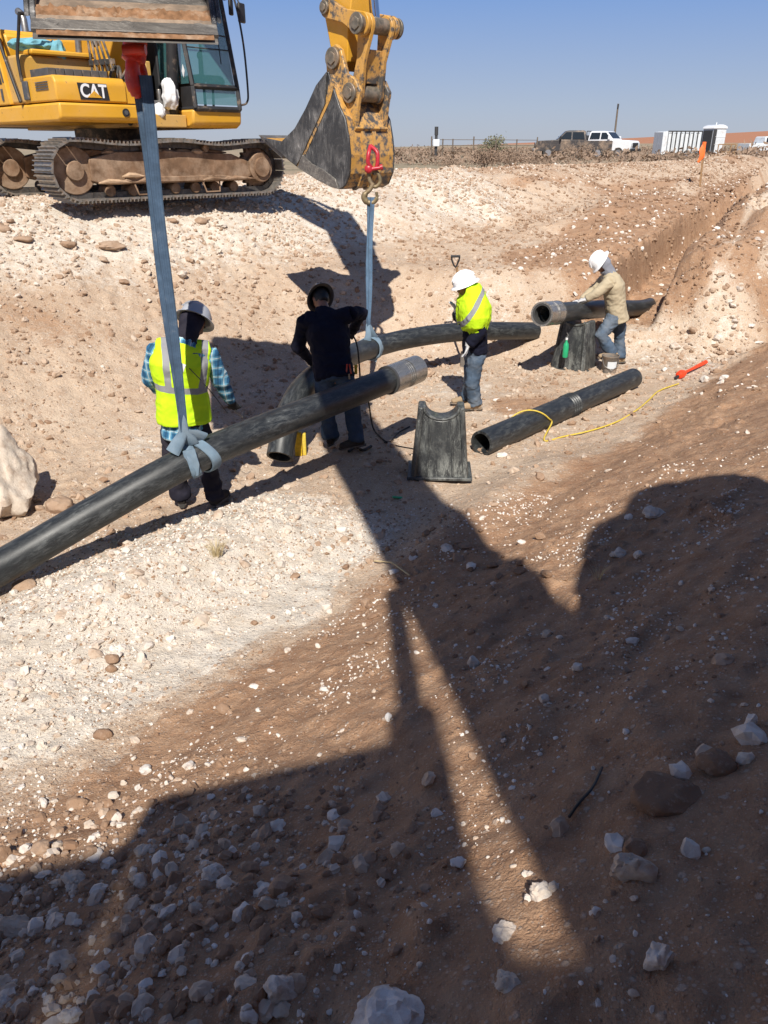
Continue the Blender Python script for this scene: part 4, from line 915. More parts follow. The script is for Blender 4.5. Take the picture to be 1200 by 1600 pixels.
    tpl = H_(); tpl.prism([bk2(*p) for p in [(.0, -.16), (.22, -.52), (.19, -.56), (-.04, -.2)]], -hw, hw); tpl.prism([bk2(*p) for p in [(.22, -.50), (.36, -.72), (.33, -.75), (.17, -.54)]], -.262, .262); tpl.build('bucket_top', yw, root, bevel=.005)
    for yy in (-.20, .06):
        a_ = H_(); so_ = [(x_+(x_-cx_)*.035, z_+(z_-cz_)*.035) for x_, z_ in shell[5:]]
        for i in range(len(so_)-1):
            a_.prism([bk2(*so_[i]), bk2(*so_[i+1]), bk2(*shell[5+i+1]), bk2(*shell[5+i])], yy*bucket_w-.03, yy*bucket_w+.03)
        a_.build('wear_strip', M['shell_worn'], root, ang=60)
    lip = H_(); lip.prism([bk2(*p) for p in [(-1.37, -.775), (-1.25, -.86), (-.90, -1.05), (-.87, -.985)]], -hw-.02, hw+.02); lpo = lip.build('cutting_edge', M['cut_edge'], root, bevel=.004)
    for yy in (-.42, 0, .42):
        a_ = H_(); p0 = bk2(-1.268, -.822); p1 = bk2(-1.259, -.797); a_.cyl((p0[0], yy*bucket_w, p0[1]), (p1[0], yy*bucket_w, p1[1]), .035, seg=12); a_.build('bolt', M['cut_edge'], lpo)
    ep = H_(); ep.prism([bk2(*p) for p in [(-1.318, -.797), (-1.310, -.778), (-1.213, -.818), (-1.221, -.838)]], -hw-.024, hw+.024); ep.build('edge_plate', M['cut_edge'], lpo, bevel=.003)
    if not full:
        # dirt packed against the lip and ahead of the edge
        rs2 = np.random.RandomState(3)
        for (x0, z0, x1, z1, th_) in ((-1.215, -.835, -1.12, -.878, .022), (-1.35, -.781, -1.315, -.796, .008)):
            nn_, mm = 60, 6; vs2 = []; fs2 = []
            for j in range(mm):
                for i in range(nn_):
                    f_ = j/(mm-1); y_ = -hw+bucket_w*i/(nn_-1); h_ = math.sin(math.pi*f_)*th_*(1+.5*rs2.randn()*.6)
                    x_, z_ = bk2(x0+(x1-x0)*f_+h_*.45, z0+(z1-z0)*f_+h_*.9+.012); vs2.append((x_, y_, z_))
            fs2 = [(j*nn_+i, j*nn_+i+1, (j+1)*nn_+i+1, (j+1)*nn_+i) for j in range(mm-1) for i in range(nn_-1)]
            a_ = H_(); a_.add(vs2, fs2); a_.build('packed_dirt', M['mud'], root)
        st_ = H_(); st_.prism([bk2(*p) for p in [(-.70, -1.06), (-.40, -1.19), (-.38, -1.15), (-.68, -1.02)]], -hw+.01, hw-.01); st_.build('inner_plate', M['cut_edge'], root)
    return root, Mh, dict(D=D, bk2=bk2, hw=hw, T=T, foot=foot)

EX1 = (-4.66, 14.55, 2.14); BX1, BY1 = -.39, 10.35
fw1 = math.atan2(BY1-EX1[1], BX1-EX1[0]); r1 = math.hypot(BY1-EX1[1], BX1-EX1[0])
exc1, Mh1, k1 = excavator('excavator', 'yellow excavator on crawler tracks standing on the far bank, bucket out over the pit', EX1, fw1, R(45), r1, 1.68, 0, .70, True, 1, (.34, .0))
SC2 = 1.25
EX2 = (1.06, -4.18, 2.25); fw2 = math.atan2(5.40-EX2[1], -1.54-EX2[0]); r2 = math.hypot(5.40-EX2[1], -1.54-EX2[0])/SC2
exc2, Mh2, k2 = excavator('excavator', 'near excavator, only its dirty bucket lip showing at the top left', EX2, fw2, fw2+R(4), r2, 2.535, R(56), .80, False, SC2)
# ------------------------------------------------------------------ pipes and stands
def pipe(name, label, cat, pts, ro=.131, ri=.108, n=10):
    root = thing(name, label, cat); path = bez(pts, n)
    MB().pipe(path, ro, ri, 32).build('pipe_wall', M['pipe'], root, ang=60)
    return root, path
# long pipe slung from the near bucket
pA = [at(-260, 1033, 3.95), at(0, 887, 4.70), at(150, 800, 5.13), at(300, 718, 5.58), at(420, 667, 6.15), at(540, 620, 6.9), at(612, 592, 7.45)]
lp, pathA = pipe('long_pipe', 'long black polyethylene pipe slung across the pit from lower left, grey sleeve on its end', 'pipe', pA, .124, .102)
dA = (pathA[-1]-pathA[-3]).normalized(); e0 = pathA[-1]-dA*.06
def coupling(e, d, root, L=.42, r=.15, dark=True):
    P_ = [e, e+d*(L*.42), e+d*(L*.44), e+d*(L*.50), e+d*(L*.52), e+d*(L*.58), e+d*(L*.60), e+d*L]
    c = MB().pipe(P_[:2], r, r*.80, 36).build('coupling', M['coupling'], root, ang=50)
    MB().tube([e+d*(L*.41), e+d*(L*.61)], r*.94, 36, False).build('groove', M['coupling_dark'], root, ang=30)
    for f0 in (.435, .495, .555): MB().tube([e+d*(L*(f0-.008)), e+d*(L*f0), e+d*(L*(f0+.022)), e+d*(L*(f0+.03))], [r*.95, r*.995, r*.995, r*.95], 36, False).build('groove_rib', M['coupling'], root, ang=30)
    MB().pipe([e+d*(L*.60), e+d*L], r*1.01, r*.86, 36).build('coupling', M['coupling'], root, ang=50)
    MB().tube([e-d*.012, e+d*.012], r*1.02, 36, True).build('seal_ring', M['coupling_dark'], root)
    MB().pipe([e+d*(L*.75), e+d*(L*.985)], r*.86, r*.70, 36).build('seal_ring', M['coupling_dark'], root, ang=50)
coupling(e0, dA, lp, .48, .141)
# curved pipe behind
pB = [at(436, 702, 7.05), at(450, 652, 7.35), at(478, 603, 7.85), at(530, 563, 9.0), at(590, 541, 10.0), at(650, 527, 10.5), at(730, 518, 11.0), at(835, 517, 11.9)]
pB[0].z = gz(pB[0].x, pB[0].y)+.16
bp_, pathB = pipe('curved_pipe', 'bent black pipe curving up past the worker in navy and behind the lime-draped worker', 'pipe', pB)
# pipe on the stand
pC = [at(866, 489, 10.5), at(910, 485, 11.2), at(955, 482, 12.2), at(1000, 481, 13.5), at(1022, 474, 15.2)]
sp1, pathC = pipe('supported_pipe', 'black pipe with grey sleeve resting on a moulded stand and running into the trench', 'pipe', pC)
coupling(pathC[0]+(pathC[1]-pathC[0]).normalized()*.06, (pathC[0]-pathC[1]).normalized(), sp1, .42, .158)
# short loose pipe with a fused joint
q0 = G(752, 712); q1 = G(988, 606)
a_ = Vector((q0.x, q0.y+.05, q0.z+.115)); b_ = Vector((q1.x, q1.y+.02, q1.z+.13)); dd_ = (b_-a_).normalized()
sh = thing('loose_pipe', 'short black pipe with a fused joint lying on the ground under a yellow cord', 'pipe')
la, lb, dd_l = a_.copy(), b_.copy(), dd_.copy(); mid = a_.lerp(b_, .52)
MB().pipe([a_, a_.lerp(b_, .25), mid], .135, .108, 32).build('pipe_wall', M['pipe'], sh, ang=60)
MB().pipe([mid, mid.lerp(b_, .5), b_], .128, .10, 32).build('pipe_wall', M['pipe'], sh, ang=60)
for k in (-.09, -.045, .0, .05): MB().tube([mid+dd_*(k-.016), mid+dd_*k, mid+dd_*(k+.016)], [.132, .146, .132], 32, True).build('joint_ring', M['pipe'], sh)
# moulded stands: tapered box with saddle
def stand(loc, rz, label, wb=.60, wt=.46, dpt=.42, h=.74, dent=.12):
    root = thing('pipe_stand', label, 'pipe stand', loc, rz); seg = 10
    def face(y, inset, top=0):
        # outline of the front face in XZ: base, sides, horns and saddle
        a = [(-wb/2+inset, 0), (wb/2-inset, 0), (wt/2-inset, h)]
        a += [(wt/2-inset-.05, h)]
        for k in range(seg+1):
            an = math.pi*k/seg; a.append(((wt/2-.065-inset*.3)*math.cos(an), h-dent*math.sin(an)))
        a += [(-(wt/2-inset-.05), h), (-wt/2+inset, h)]
        return a
    f = face(0, 0); n = len(f); vs = []
    for y, sc in ((-dpt/2, 1), (dpt/2, 1)):
        for x, z in f: yy = y*(1-.42*z/h); vs.append((x, yy, z))
    fs = [tuple(range(n)), tuple(range(n, 2*n))[::-1]]+[(i, i+n, (i+1) % n+n, (i+1) % n) for i in range(n)]
    b = MB(); b.add(vs, fs); sb = b.build('stand_body', M['stand'], root, bevel=.018)
    g = MB(); g.b2(-wb/2-.035, wb/2+.035, -dpt/2-.035, dpt/2+.035, -.01, .022); g.build('base_flange', M['stand'], root, bevel=.008)
    for sx in (-1, 1):                                                # rounded corner ribs on the front
        r_ = MB(); y0 = -dpt/2; r_.tube([(sx*(wb/2-.03), y0-.004, .02), (sx*(wt/2-.03), y0*(1-.42)-.004, h-.015)], .024, 8); r_.build('rib', M['stand'], root)
        r_ = MB(); r_.tube([(sx*(wb/2-.15), y0+.002, .03), (sx*(wt/2-.12), y0*(.62)+.0, h-.12)], .012, 6); r_.build('rib', M['stand'], root)
    rim = MB(); rim.tube([((wt/2-.05)*math.cos(math.pi*k/12), -dpt/2*.58-.006, h+.004-dent*math.sin(math.pi*k/12)*.98) for k in range(13)], .016, 8); rim.build('saddle_rim', M['stand'], root)
    return root
s0 = G(688, 752); stand((s0.x, s0.y+.17, s0.z+.035), R(-3), 'empty black moulded pipe stand standing alone left of the loose pipe', .55, .43, .38, .68)
s1 = at(897, 560, 11.05); stand((s1.x, 11.05, gz(s1.x, 11.05)-.02), R(-38), 'black moulded stand under the sleeved pipe beside the stooping man', .52, .42, .42, .66 if gz(s1.x, 11.05) > .1 else .70, .06)

# ------------------------------------------------------------------ lifting gear
def strap(name, label, cat, top, bot, w, th, mat, legs=2, yaw=0):
    root = thing(name, label, cat); ax = Vector((math.cos(yaw), math.sin(yaw), 0)); Ls = (top-bot).length
    for k in range(legs):
        off = (k-(legs-1)/2); n = 60; pts = []; vs = []; fs = []
        for i in range(n+1):
            f = i/n; c = top.lerp(bot, f)+ax*(off*w*(.66-.3*f))+Vector((.006*math.sin(f*9+2*k), -.03*k+.01*math.sin(f*7+k), 0))
            tw = R(18)*math.sin(f*4.5+k*2)+(.5 if k else -.4)*math.sin(f*2); wa = w*.5*(1-.28*f)
            dx = Vector((math.cos(yaw+tw), math.sin(yaw+tw), 0)); nm = Vector((-dx.y, dx.x, 0))
            vs += [c-dx*wa+nm*th, c+nm*th*(1.6), c+dx*wa+nm*th, c+dx*wa-nm*th, c-nm*th*.4, c-dx*wa-nm*th]
        fs = [(i*6+a, i*6+(a+1) % 6, (i+1)*6+(a+1) % 6, (i+1)*6+a) for i in range(n) for a in range(6)]+[tuple(range(6))[::-1], tuple(range(n*6, n*6+6))]
        b = MB(); b.add(vs, fs, [(uu, i*Ls/n) for i in range(n+1) for uu in (.01, .5, .99, .99, .5, .01)]); b.build('strap', M[mat], root, ang=30)
    return root
def band(root, path, i0, r, w, mat, tilt=0, n=40, cross=None, name='choke_band'):
    """flat band wrapped round a pipe near path[i0]"""
    p = path[i0]; d = (path[i0+1]-path[i0-1]).normalized(); up = Vector((0, 0, 1)); s = d.cross(up).normalized(); up = s.cross(d)
    vs = []; 
    for k in range(n):
        a = 2*math.pi*k/n; o = s*math.cos(a)+up*math.sin(a); sh_ = d*(tilt*math.cos(a+ (cross or 0)))
        wig = .004*math.sin(5*a+tilt*30)
        for rr, ww in ((r+.002, -w/2), (r+.013+wig, -w/2*.9), (r+.016+wig, 0), (r+.013+wig, w/2*.9), (r+.002, w/2)): vs.append(p+o*rr+d*ww+sh_)
    fs = [(k*5+j, k*5+j+1, ((k+1) % n)*5+j+1, ((k+1) % n)*5+j) for k in range(n) for j in range(4)]
    b = MB(); b.add(vs, fs); b.build(name, M[mat], root, ang=60)
def nearest(path, u_):
    best = None
    for i, p in enumerate(path):
        d = p-Vector((0, 0, CAM_Z)); dep = d.y*math.cos(PITCH)-d.z*math.sin(PITCH); u = 600+1200*d.x/dep
        if best is None or abs(u-u_) < best[0]: best = (abs(u-u_), i)
    return best[1]
iA = nearest(pathA, 305); cA = pathA[iA]
topA = at(216, 72, 5.5); 
knotA = cA+Vector((-.02, -.06, .19))
hookbot = at(226, 150, cA.y)
sA = strap('lifting_sling', 'tall blue-grey webbing sling hanging from the near bucket to the long pipe', 'sling', at(221, 118, cA.y-.02), knotA, .078, .006, 'web_a', 2)
band(sA, pathA, iA, .128, .085, 'sling_pale', -.05); band(sA, pathA, iA+1, .133, .085, 'sling_pale', .06, cross=.6)
kn = MB()                                                             # the gathered choke above the pipe
dAx = (pathA[iA+1]-pathA[iA-1]).normalized()
for k, (o0, o1) in enumerate(((-.14, 0), (.03, .0), (.13, .01))):
    kn.tube([cA+dAx*o0+Vector((0, -.05, .14)), cA+dAx*(o0*.55)+Vector((0, -.075, .20)), knotA+Vector((0, -.01, .06)), knotA+Vector((0, 0, .22))], [(.02, .055), (.024, .05), (.026, .04), (.018, .03)], 10, up=(0, 1, 0))
kn.tube([cA+dAx*.02+Vector((0, -.13, .12)), cA+dAx*.05+Vector((0, -.165, .0)), cA+dAx*.04+Vector((0, -.14, -.09))], [(.016, .05), (.018, .055), (.012, .04)], 10, up=(0, 1, 0))
kn.build('choke_knot', M['sling_pale'], sA, ang=60)
tgA = MB(); tp = at(283, 575, cA.y-.06); tgA.box(tp, (.05, .012, .07), Euler((0, R(25), 0))); tgA.build('sling_tag', M['white_bag'], sA)
# red hook under the near bucket lip
rh = thing('lifting_hook', 'long red hook shackle hanging under the near bucket lip, holding the tall sling', 'hook')
h0 = at(211, 60, cA.y-.03); 
m = MB(); m.tube(bez([at(212, 44, cA.y), at(210, 85, cA.y), at(207, 104, cA.y-.02), at(209, 128, cA.y-.03), at(214, 143, cA.y-.03), at(219, 153, cA.y-.02)], 6), [(.075-.0*k, .045) for k in range(10)]+[(.045, .04)]*5+[(.052, .035)]*8+[(.045, .03)]*4+[(.03, .025)]*3+[(.012, .012)]*1, 14, up=(1, 0, 0)); m.build('hook_body', M['red'], rh)
m = MB(); m.tube(bez([at(216, 90, cA.y+.05), at(223, 112, cA.y+.07), at(226, 130, cA.y+.05)], 5), [(.03, .022)]*11, 10, up=(1, 0, 0)); m.build('hook_side', M['red'], rh)
m = MB(); c0 = at(205, 78, cA.y-.05); m.cyl(c0+Vector((-.05, 0, 0)), c0+Vector((.09, 0, 0)), .03, seg=14); m.build('hook_pin', M['red'], rh)
# far bucket: crimson shackle, olive hook, pale sling
iB = nearest(pathB, 578); cB = pathB[iB]
yS = cB.y-.02
hk = thing('lifting_hook', 'olive steel hook under the far bucket holding the shorter sling', 'hook')
m = MB(); m.tube(bez([at(584, 266, yS), at(591, 272, yS), at(594, 284, yS), at(586, 292, yS), at(578, 282, yS), at(577, 270, yS), at(584, 264, yS)], 5), .022, 10, closed=False); m.tube(bez([at(584, 286, yS), at(578, 296, yS), at(571, 303, yS), at(569, 309, yS), at(574, 316, yS), at(583, 316, yS), at(589, 308, yS), at(588, 300, yS)], 5), [.026]*10+[.036]*10+[.03]*10+[.018]*6, 12); m.build('hook_body', M['hook'], hk)
shk = thing('shackle', 'crimson bow shackle through the back of the far bucket', 'shackle')
m = MB(); m.tube(bez([at(579, 228, yS+.03), at(576, 240, yS-.04), at(575, 254, yS-.05), at(580, 262, yS-.03)], 5), .024, 10); m.tube(bez([at(579, 228, yS+.03), at(589, 238, yS-.02), at(590, 252, yS-.03), at(589, 261, yS-.03)], 5), .024, 10); m.build('bow', M['shackle'], shk)
m = MB(); m.cyl(at(573, 265, yS-.04), at(596, 262, yS-.04), .022, seg=12); m.cyl(at(594, 262, yS-.04), at(598, 261, yS-.04), .034, seg=12); m.ell(at(576, 264, yS-.04), (.05, .035, .05)); m.build('shackle_pin', M['shackle'], shk)
sB = strap('lifting_sling', 'shorter pale blue sling hanging from the far bucket to the curved pipe', 'sling', at(579, 308, yS), cB+Vector((-.02, -.05, .22)), .055, .006, 'web_b', 2)
band(sB, pathB, iB, .137, .07, 'sling_pale', .05); band(sB, pathB, iB+1, .14, .06, 'sling_pale', -.06)
m = MB(); dBx = (pathB[iB+1]-pathB[iB-1]).normalized()
for o0 in (-.06, .12): m.tube([cB+dBx*o0+Vector((0, -.06, .13)), cB+dBx*o0*.6+Vector((0, -.09, .2)), cB+Vector((-.02, -.05, .32))], [(.018, .05), (.022, .04), (.016, .03)], 10, up=(0, 1, 0))
m.tube([cB+dBx*.12+Vector((0, -.14, .06)), cB+dBx*.2+Vector((0, -.16, -.05)), cB+dBx*.13+Vector((0, -.13, -.16))], [(.014, .045), (.016, .04), (.01, .02)], 10, up=(0, 1, 0))
m.build('choke_knot', M['sling_pale'], sB, ang=60)
# ------------------------------------------------------------------ people
def solid(name, mb, voxel, mat, parent, folds=0.0, freq=9, seed=0, smooth=4, tape=None, tc=None, sag=None):
    """one continuous surface from overlapping closed volumes, with cloth folds"""
    me = mb.mesh('tmp'); o = link('tmp', me)
    m = o.modifiers.new('r', 'REMESH'); m.mode = 'VOXEL'; m.voxel_size = voxel
    s = o.modifiers.new('s', 'SMOOTH'); s.iterations = smooth; s.factor = .6
    out = bpy.data.meshes.new_from_object(o.evaluated_get(bpy.context.evaluated_depsgraph_get())); bpy.data.objects.remove(o); bpy.data.meshes.remove(me)
    n = len(out.vertices); P = np.empty(n*3, np.float32); out.vertices.foreach_get('co', P); P = P.reshape(-1, 3).astype(float)
    Nn = np.empty(n*3, np.float32); out.vertices.foreach_get('normal', Nn); Nn = Nn.reshape(-1, 3)
    P0 = P.copy()
    if folds:
        wx = P+.05*np.stack([fbm(P[:, 0]*6, P[:, 1]*6, P[:, 2]*6, seed=seed+k, oct=2) for k in range(3)], 1)
        d = 1-2.2*np.abs(fbm(wx[:, 0]*freq, wx[:, 1]*freq, wx[:, 2]*freq*1.5, seed=seed+5, oct=3)); d2 = fbm(P[:, 0]*4, P[:, 1]*4, P[:, 2]*4, seed=seed+8, oct=2)
        P = P+Nn*(folds*(d*.7+d2*.8))[:, None]
    if sag is not None: P = sag(P)
    out.vertices.foreach_set('co', P.astype(np.float32).ravel())
    a = out.attributes.new('tape', 'FLOAT', 'POINT'); a.data.foreach_set('value', (tape(P0) if tape is not None else np.ones(n)).astype(np.float32))
    if tc is not None:
        b = out.attributes.new('tc', 'FLOAT_VECTOR', 'POINT'); b.data.foreach_set('vector', tc(P0).astype(np.float32).ravel())
    out.polygons.foreach_set('use_smooth', [True]*len(out.polygons)); out.name = name; out.materials.clear(); out.materials.append(mat); out.update()
    return link(name, out, parent)
def hivis():
    t = NT('lime vest with grey tape'); ob = t.tc.outputs['Object']; n = t.noise(5, ob, 6, .6)
    c = t.mix(t.ramp(n, [(.3, 0), (.7, 1)]), (.45, .70, .015), (.60, .88, .02)); c = t.mix(t.ramp(t.noise(4, ob, 8, .75), [(.60, 0), (.74, .6)]), c, (.20, .22, .06))
    k = t.n('ShaderNodeAttribute', attribute_name='tape').outputs['Fac']; f = t.math('LESS_THAN', k, 0.0)
    c = t.mix(f, c, t.mix(n, (.20, .20, .21), (.30, .30, .31)))
    return t.fin(c, .8, 0, t.math('ADD', t.math('MULTIPLY', t.noise(400, ob, 2), .15), t.noise(20, ob, 4)), .35, .006, .2)
def plaid():
    t = NT('blue plaid flannel'); tc = t.n('ShaderNodeAttribute', attribute_name='tc').outputs['Vector']
    sp = t.n('ShaderNodeSeparateXYZ', {'Vector': tc}); x, z = sp.outputs[0], sp.outputs[2]
    def bands(s, sc, th): return t.math('LESS_THAN', t.math('PINGPONG', t.math('MULTIPLY', s, sc), 1.0), th)
    a = t.math('MULTIPLY', bands(x, 26, .42), .5); b = t.math('MULTIPLY', bands(z, 26, .42), .5); f = t.math('ADD', a, b)
    c = t.mix(f, (.025, .10, .20), (.16, .38, .52)); l = t.math('MAXIMUM', bands(x, 26, .10), bands(z, 26, .10))
    c = t.mix(t.math('MULTIPLY', l, .7), c, (.55, .62, .62))
    dk = t.math('MULTIPLY', t.math('GREATER_THAN', t.math('PINGPONG', t.math('MULTIPLY', x, 26.), 1.0), .86), .5); c = t.mix(dk, c, (.01, .03, .06))
    return t.fin(c, .9, 0, t.noise(24, None, 4), .3, .006, .2)
M['hivis'] = hivis(); M['plaid'] = plaid()
def hand_mb(mb, wr, d, nrm, curl=.5, s=1.0, r=.0095):
    """palm and five bent fingers: wr wrist, d pointing direction, nrm palm normal"""
    d = Vector(d).normalized(); nrm = Vector(nrm); nrm = (nrm-d*nrm.dot(d)).normalized(); sd = d.cross(nrm)
    mb.tube([wr-d*.02, wr+d*.03*s, wr+d*.09*s], [(.026, .030), (.020, .042), (.016, .044)], 10, up=nrm)
    for k, (o, L) in enumerate(((-.033, .062), (-.011, .075), (.011, .070), (.032, .055))):
        p = wr+d*.085*s+sd*o*s; a = curl*.5; pts = [p-d*.02]; dirv = d
        for j, l in enumerate((.42, .33, .25)):
            a2 = curl*(j+.6)*.75; dv = d*math.cos(a2)+nrm*math.sin(a2); p = p+dv*L*l*s; pts.append(p)
        mb.tube([wr+d*.07*s+sd*o*s]+pts[1:], [r*1.1, r, r*.95, r*.8], 8)
    t0 = wr+d*.03*s-sd*.035*s; mb.tube([t0+sd*.01, t0-sd*.022+d*.02+nrm*.012, t0-sd*.03+d*.05+nrm*.02, t0-sd*.028+d*.072+nrm*.03], [r*1.4, r*1.25, r*1.1, r*.9], 8)
def person(label, J, face, look, outfit):
    """J: joints as world points; face: body heading; look: head heading; outfit: materials"""
    for s_ in 'LR': J['an'+s_] = Vector((J['an'+s_].x, J['an'+s_].y, max(J['an'+s_].z, gz(J['an'+s_].x, J['an'+s_].y)+.10)))
    base = Vector(((J['anL'].x+J['anR'].x)/2, (J['anL'].y+J['anR'].y)/2, min(J['anL'].z, J['anR'].z)-.08))
    root = thing('person', label, 'person', base); T = Matrix.Translation(-base); mk = lambda: MB(T)
    loc = lambda p: Vector(p)-base
    sh = (J['shR']-J['shL']).normalized(); ls = look.normalized(); pel, ch, nk, hd = J['pel'], J['ch'], J['nk'], J['hd']
    up = Vector((0, 0, 1)); hu = (hd-nk).normalized(); lf = (ls-hu*ls.dot(hu)).normalized(); side = lf.cross(hu)
    hm = Matrix((side, lf, hu)).transposed()
    def limb(mb, pts, rads, seg=12):
        mb.tube(pts, rads, seg)
    # continuous body
    b = mk(); wd = .155
    b.tube([pel-(ch-pel)*.12, pel, pel.lerp(ch, .5), ch, ch.lerp(nk, .6), nk], [(.12, .09), (.15, .105), (.135, .10), (.165, .11), (.15, .09), (.06, .06)], 16, up=sh)
    b.tube([nk-(hd-nk)*.3, nk, hd], [.06, .055, .055], 12)
    b.ell(hd, (.077, .098, .118), 16, 12, hm.to_quaternion()); b.ell(hd+hm @ Vector((0, .035, -.065)), (.052, .058, .05), 12, 8, hm.to_quaternion())
    b.tube([hd+hm @ Vector((0, .09, .01)), hd+hm @ Vector((0, .112, -.02)), hd+hm @ Vector((0, .10, -.034))], [.010, .016, .013], 8)
    for s_ in (-1, 1): b.ell(hd+hm @ Vector((s_*.079, -.005, -.01)), (.012, .022, .034), 8, 6, hm.to_quaternion())
    b.tube([hd+hm @ Vector((-.022, .088, -.055)), hd+hm @ Vector((0, .096, -.055)), hd+hm @ Vector((.022, .088, -.055))], .008, 8)
    for s_ in 'LR':
        b.tube([ch.lerp(nk, .55), ch.lerp(nk, .55).lerp(J['sh'+s_], .85)], [.06, .045], 10); limb(b, [J['sh'+s_], J['el'+s_], J['wr'+s_]], [.045, .038, .027]); hv = Vector(J.get('hd'+s_, J['wr'+s_]-J['el'+s_])).normalized(); b.tube([J['wr'+s_]-hv*.02, J['wr'+s_]+hv*.05], [.022, .016], 10)
        b.tube([pel, J['hip'+s_]], .10, 10); limb(b, [J['hip'+s_], J['kn'+s_], J['an'+s_]], [.082, .055, .04]); b.tube([J['an'+s_], J['an'+s_]+face*.10-up*.05], [.04, .03], 10)
    body = solid('body', b, .011, M['skin'], root, smooth=3)
    for s_ in (-1, 1):
        e = mk(); e.ell(hd+hm @ Vector((s_*.03, .086, .012)), (.014, .011, .009), 10, 6, hm.to_quaternion()); e.build('eye', M['hair'], root)
    # trousers
    tr = mk(); tr.tube([pel-(ch-pel)*.18, pel, pel.lerp(ch, .25)], [(.165, .125), (.168, .125), (.155, .115)], 16, up=sh)
    for s_ in 'LR':
        h_, k_, a_ = J['hip'+s_], J['kn'+s_], J['an'+s_]
        tr.tube([h_.lerp(pel, .3)+up*.03, h_.lerp(k_, .25), h_.lerp(k_, .65), k_, k_.lerp(a_, .4), k_.lerp(a_, .85), a_-(a_-k_).normalized()*-.015], [.108, .100, .085, .076, .074, .074, .078], 14)
    solid('trousers', tr, .011, outfit['legs'], root, .021, 9, 1, 3)
    # boots
    for s_ in 'LR':
        f_ = J.get('ft'+s_, face).normalized(); sd = f_.cross(up); a_ = J['an'+s_]; z0 = a_.z-.085; q = lambda f, h, l=0: Vector((a_.x, a_.y, z0))+f_*f+up*h+sd*l
        bt = mk(); bt.tube([a_+up*.05, a_, q(0, .05)], [(.055, .055), (.052, .052), (.048, .042)], 12, up=f_)
        bt.tube([q(-.075, .045), q(-.02, .052), q(.06, .055), q(.13, .045), q(.185, .038), q(.20, .035)], [(.034, .032), (.045, .038), (.044, .043), (.036, .048), (.03, .043), (.015, .02)], 12, up=up)
        bo_ = solid('boot', bt, .009, outfit['boot'], root, .003, 20, 3, 3)
        so = mk(); so.tube([q(-.095, .010), q(-.05, .010), q(.03, .010), q(.12, .010), q(.19, .010), q(.215, .012)], [(.014, .022), (.016, .038), (.014, .036), (.016, .050), (.014, .040), (.010, .018)], 12, up=up); so.build('sole', M['sole'], bo_)
    # shirt or jacket
    lat = sh; ax = (nk-pel).normalized(); fr = lat.cross(ax)
    def tcf(P):
        d_ = P+np.array(base)*1.0-np.array(pel); return np.stack([d_ @ np.array(lat)+.4*(d_ @ np.array(fr)), d_ @ np.array(fr), d_ @ np.array(ax)], 1)
    st = mk(); hem = outfit.get('hem', .10); g = outfit.get('girth', 1.0)
    st.tube([pel-ax*hem, pel, pel.lerp(ch, .45), ch, ch.lerp(nk, .5), ch.lerp(nk, .82), nk+ax*.02], [(.178*g, .138*g), (.172*g, .13*g), (.168*g, .13*g), (.195*g, .142*g), (.178, .12), (.115, .09), (.07, .065)], 18, up=sh)
    for s_ in 'LR':
        st.tube([ch.lerp(nk, .45), J['sh'+s_]], [.09, .074], 12)
        e_, w_ = J['el'+s_], J['wr'+s_]; st.tube([J['sh'+s_], J['sh'+s_].lerp(e_, .5), e_, e_.lerp(w_, .5), w_-(w_-e_).normalized()*.02], [.076, .068, .061, .053, .047], 14)
    jk = solid('shirt' if outfit.get('top_name') is None else outfit['top_name'], st, .011, outfit['top'], root, 1.7*outfit.get('folds', .012), 8, 7, 3, tc=tcf)
    if 'vest' in outfit:
        vs = mk(); vh = outfit['vest']; g2 = 1.15
        vs.tube([pel+ax*vh, pel.lerp(ch, .5), ch, ch.lerp(nk, .45), ch.lerp(nk, .74)], [(.195*g2, .15*g2), (.182*g2, .142*g2), (.205*g2, .15*g2), (.198, .132), (.125, .10)], 18, up=sh)
        for s_ in 'LR': vs.tube([ch.lerp(nk, .5), J['sh'+s_]-ax*.0], [.098, .083], 12)
        def tape(P):
            d_ = P+np.array(base)-np.array(pel); x = d_ @ np.array(lat); z = d_ @ np.array(ax); L_ = (nk-pel).length
            hb = np.abs(z-L_*.42)-.026; vb = np.where(z > L_*.42, np.abs(np.abs(x)-.125-.06*(z/L_-.42))-.026, 1); return np.minimum(hb, vb)
        solid('vest', vs, .009, M['hivis'], root, .014, 6, 11, 3, tape=tape)
    if 'drape' in outfit: outfit['drape'](root, mk, base, sh, ax, hm)
    if 'hood' in outfit:
        h_ = mk(); h_.ell(hd-hu*.02-lf*.012, (.096, .110, .128), 14, 10, hm.to_quaternion()); h_.tube([hd-hu*.08, nk+ax*.0, nk-ax*.06], [(.088, .095), (.085, .09), (.12, .105)], 14, up=sh)
        o_ = solid('hood', h_, .009, outfit['hood'], root, .006, 12, 15, 3, sag=lambda P: np.where((((P+np.array(base)-np.array(hd)) @ np.array(lf)) > .045)[:, None] & (((P+np.array(base)-np.array(hd)) @ np.array(hu)) < .06)[:, None] & (((P+np.array(base)-np.array(hd)) @ np.array(hu)) > -.10)[:, None], P-np.array(lf)*.075, P))
    else:
        h_ = mk(); h_.ell(hd+hm @ Vector((0, -.018, .012)), (.084, .092, .112), 14, 10, hm.to_quaternion()); h_.tube([hd+hm @ Vector((0, -.05, -.03)), hd+hm @ Vector((0, -.055, -.09))], [.055, .04], 10); solid('hair', h_, .009, outfit.get('hair', M['hair']), root, .004, 20, 3, 2)
    # hard hat
    tm = hm @ Matrix.Rotation(outfit.get('tilt', 0), 3, 'X'); c0 = hd+hm @ Vector((0, 0, .035))
    F4 = Matrix.Translation(-base) @ Matrix.Translation(c0) @ tm.to_4x4()
